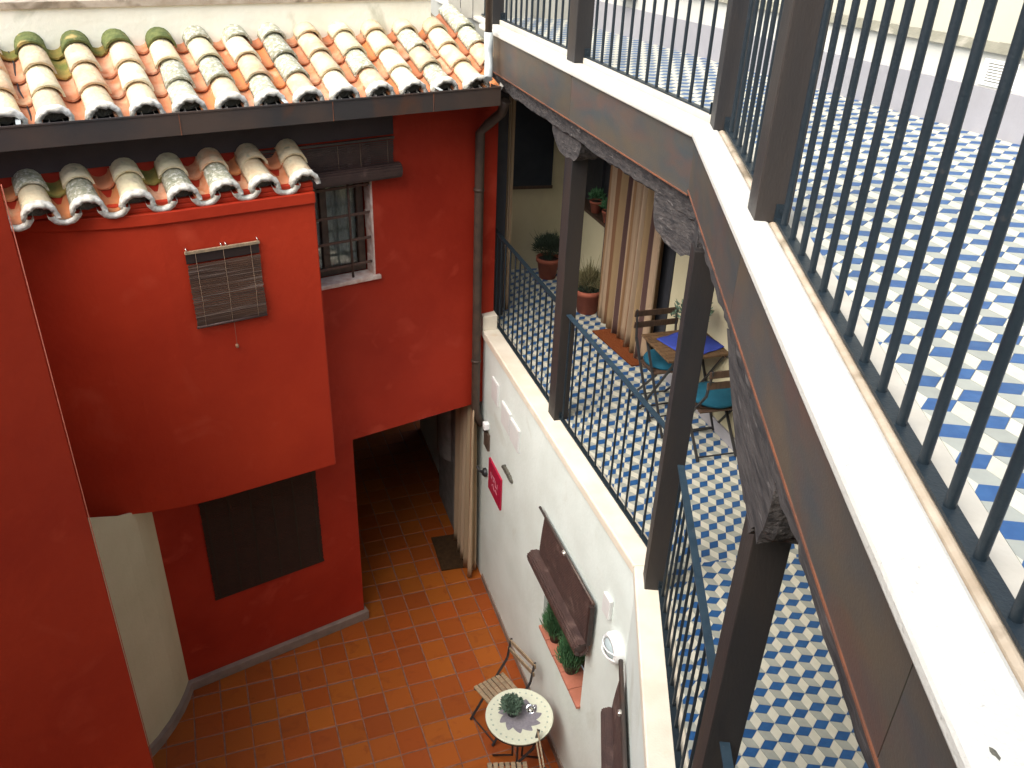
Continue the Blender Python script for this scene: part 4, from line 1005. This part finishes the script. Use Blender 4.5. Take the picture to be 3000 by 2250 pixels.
# ---------------------------------------------------------------- folding chairs and tables
def slat_mesh(w_, d_, h_, m, name):
    mb = MB(); c = .003; x, y = w_/2, d_/2
    mb.add([(-x, -y, 0), (x, -y, 0), (x, y, 0), (-x, y, 0), (-x, -y, h_-c), (x, -y, h_-c), (x, y, h_-c), (-x, y, h_-c), (-x+c, -y+c, h_), (x-c, -y+c, h_), (x-c, y-c, h_), (-x+c, y-c, h_)],
           [(3, 2, 1, 0), (0, 1, 5, 4), (1, 2, 6, 5), (2, 3, 7, 6), (3, 0, 4, 7), (4, 5, 9, 8), (5, 6, 10, 9), (6, 7, 11, 10), (7, 4, 8, 11), (8, 9, 10, 11)])
    return raw_mesh(name, [tuple(v) for v in mb.v], mb.f, m)
def chair(loc, az, wood, label, group, H=.84):
    """faces azimuth az; local +y is forward"""
    e_ = empty('folding_chair', loc, label, 'chair', group, rz=-R(az))
    sm = slat_mesh(.37, .040, .016, wood, 'seat_slat')
    for i in range(7): child('seat_slat', sm, e_, (0, .165-i*.052, .445-.004*i), (R(-1.5), 0, 0), local=True)
    for s in (-1, 1):
        x = .185*s; b = MB(); b.bar((x, -.255, H), (x, -.215, .60), .022, .012); b.bar((x, -.215, .60), (x, .215, .008), .022, .012); b.build('front_leg', 'steel', e_, local=True)
        x = .168*s; b = MB(); b.bar((x, .185, .440), (x, -.225, .008), .022, .012); b.build('back_leg', 'steel', e_, local=True)
        b = MB(); b.bar((.172*s, .185, .438), (.172*s, -.165, .428), .018, .012); b.build('seat_rail', 'steel', e_, local=True)
    for (y, z) in ((.19, .03), (-.20, .03)):
        b = MB(); b.bar((-.18, y, z), (.18, y, z), .010, .010); b.build('stretcher', 'steel', e_, local=True)
    bm_ = slat_mesh(.41, .055, .014, wood, 'back_slat')
    for z, y in ((H-.035, -.243), (H-.135, -.232)): child('back_slat', bm_, e_, (0, y, z), (R(82), 0, 0), local=True)
    return e_
def cushion(loc, r, label):
    mb = MB(); mb.lathe([(.001, -.0), (r*.8, .0), (r*.97, .008), (r, .022), (r*.95, .036), (r*.7, .047), (r*.3, .050), (.001, .049)], (loc[0], loc[1], loc[2]), 32)
    return mb.build('cushion', 'teal', label=label, cat='cushion', group='round teal seat cushions')
GC = 'wooden folding chairs'
def cpos(bx, by, az): v = azv(az); return (bx+v.x*.25, by+v.y*.25)
x, y = cpos(1.215, 6.71, 162); chair((x, y, -3.860), 162, 'wooddark', 'dark folding chair behind the gallery table, its back towards the striped curtain', GC)
cushion((x+azv(162).x*-.0, y, -3.860+.455), .185, 'round teal cushion on the chair behind the gallery table')
x, y = cpos(1.665, 5.66, -16); chair((x, y, -3.860), -16, 'wooddark', 'dark folding chair pulled up on the near side of the gallery table', GC)
cushion((x, y, -3.860+.455), .195, 'round teal cushion on the near gallery chair, fully visible')
x, y = cpos(.205, 5.875, 232); chair((x, y, -7.118), 232, 'woodp', 'pale slatted folding chair between the round table and the white wall', GC)
x, y = cpos(.375, 4.80, 262); chair((x, y, -7.118), 262, 'woodp', 'pale slatted folding chair cut off by the bottom edge of the picture', GC)
# gallery table
tx, ty = 1.404, 6.26
gt = empty('folding_table', (tx, ty, -3.860), 'brown slatted folding table with a blue cloth in the gallery', 'table', rz=-R(161))
tw, tl = .57, .50
sm = slat_mesh(tw, .050, .018, 'wood', 'table_slat')
for i in range(9): child('table_slat', sm, gt, (0, -tl/2+.03+i*.0555, .722), (0, 0, 0), local=True)
for s in (-1, 1):
    b = MB(); b.bar((s*tw*.42, -tl/2, .714), (s*tw*.42, tl/2, .714), .02, .014); b.build('top_rail', 'steel', gt, local=True)
    b = MB(); b.bar((s*tw*.42, -.23, .705), (s*tw*.42, .24, .008), .020, .012); b.build('leg', 'steel', gt, local=True)
    b = MB(); b.bar((s*tw*.38, .23, .705), (s*tw*.38, -.24, .008), .020, .012); b.build('leg', 'steel', gt, local=True)
    b = MB(); b.bar((-tw*.42, s*.235, .03), (tw*.42, s*.235, .03), .012, .012); b.build('stretcher', 'steel', gt, local=True)
cl = MB(); n = 14; vs = []; E1, E2 = azv(71), azv(161)
for i in range(n+1):
    for j in range(n+1):
        u, v = i/n-.5, j/n-.5; p = Vector((tx+.04, ty, 0))+E1*(u*.40+v*.10)+E2*(v*.38-u*.12); vs.append((p.x, p.y, -3.860+.743+.004*math.sin(i*1.1)*math.cos(j*.9)+.003))
cl.add(vs, [(i*(n+1)+j, (i+1)*(n+1)+j, (i+1)*(n+1)+j+1, i*(n+1)+j+1) for i in range(n) for j in range(n)], 0, True)
o_ = cl.build('tablecloth', 'bluecloth', label='royal blue cloth lying askew on the slatted gallery table', cat='cloth'); o_.modifiers.new('cloth_thickness', 'SOLIDIFY').thickness = .003
x, y = tx-.015+.02, ty-.02
vz = empty('flower_vase', (x, y, -3.860+.748), 'tan vase of grey-green twigs on the gallery table behind the post', 'vase')
mb = MB(); mb.lathe([(.03, 0), (.042, .03), (.046, .10), (.036, .18), (.040, .20), (.034, .20), (.030, .17)], (x, y, -3.112), 20); mb.build('vase', 'flag', vz)
stems(vz, (x, y, -2.93), 30, .10, .20, 'leaf3', 9); leaf_cloud('foliage', vz, 'leaf4', (x, y, -2.90), 320, ball(.15, .06), .035, .018, 71)
# courtyard round table
cx0, cy0, ct = .187, 5.205, -6.375
rt = empty('round_table', (cx0, cy0, -7.118), 'round cream mosaic table with a grey leaf pattern in the courtyard', 'table')
mb = MB(); mb.lathe([(.001, -.018), (.29, -.018), (.302, -.012), (.305, -.002), (.300, .004), (.290, .0), (.001, .0)], (cx0, cy0, ct), 56); mb.build('tabletop', 'tabletop', rt)
mb = MB(); vs = [(cx0, cy0, ct+.0022)]; n = 132
for i in range(n):
    a = 2*math.pi*i/n; k = (a*11/(2*math.pi)) % 1; r = .150+.065*(k if k < .8 else (1-k)*4)
    vs.append((cx0+.005+r*math.cos(a+.3), cy0+r*.95*math.sin(a+.3), ct+.0022))
mb.add(vs, [(0, i+1, (i+1) % n+1) for i in range(n)]); mb.build('leaf_pattern', 'tgreyleaf', rt)
mb = MB()
for i in range(28):
    a = 2*math.pi*i/28; mb.lathe([(.001, .0015), (.0085, .0012), (.009, 0)], (cx0+.255*math.cos(a), cy0+.255*math.sin(a), ct), 8)
mb.build('mosaic_dots', 'tdot', rt)
mb = MB(); mb.lathe([(.302, -.020), (.302, -.030), (.290, -.030)], (cx0, cy0, ct), 40); mb.build('apron', 'steel', rt)
for k in range(3):
    a = 2*math.pi*k/3+.5; ca, sa = math.cos(a), math.sin(a)
    mb = MB(); mb.tube([(cx0+.22*ca, cy0+.22*sa, ct-.02), (cx0+.06*ca, cy0+.06*sa, ct-.28), (cx0+.05*ca, cy0+.05*sa, -6.95), (cx0+.26*ca, cy0+.26*sa, -7.11)], .010, 8); mb.build('leg', 'steel', rt)
p_ = pot('table_plant', cx0-.065, cy0+.015, ct+.003, .062, .105, 'potblack', 'black pot with a round green succulent on the mosaic table', None, 'plant')
leaf_cloud('foliage', p_, 'leaf4', (cx0-.075, cy0+.02, ct+.10), 900, ball(.085, .015), .032, .022, 81, up=.3)
ga = empty('ashtray', (cx0+.10, cy0+.06, ct+.003), 'shiny faceted glass ashtray on the mosaic table', 'ashtray')
mb = MB(); mb.lathe([(.001, .0), (.038, .0), (.042, .012), (.044, .030), (.038, .030), (.034, .012), (.001, .010)], (cx0+.10, cy0+.06, ct+.003), 8); mb.build('glass_bowl', 'glass', ga)
mb = MB(); mb.lathe([(.001, .006), (.020, .006), (.022, 0), ], (cx0+.10, cy0+.06, ct+.014), 12); mb.build('steel_insert', 'bright', ga)
# grey pillar and hanging bag in the passage
pg = empty('stone_jamb', f1(-.1, 4.75, -7.12), 'grey rounded stone jamb deep inside the dark doorway', 'jamb')
mb = MB(); mb.box(-.10, .02, 4.45, 5.3, -7.12, -4.75, f1); mb.build('jamb', 'stonegrey', pg, bevel=.04)
mb = MB(); vs = []; n = 12
for i in range(n+1):
    ph = math.pi*i/n; vs += [f1(-.10-.10*math.sin(ph), 4.86-.28*math.cos(ph)*.9, -5.0), f1(-.10-.10*math.sin(ph), 4.86-.28*math.cos(ph)*.9, -6.1)]
mb.add(vs, [(2*i, 2*i+2, 2*i+3, 2*i+1) for i in range(n)], 0, True); mb.build('boss', 'stonegrey', pg)
# little things at the back of the terrace
bx = empty('meter_box', fT(.55, .0, -.62), 'small black box fixed to the far terrace wall', 'box')
mb = MB(); mb.box(.50, .72, 0, .12, -.70, -.50, fT); mb.build('case', 'steel', bx, bevel=.01)
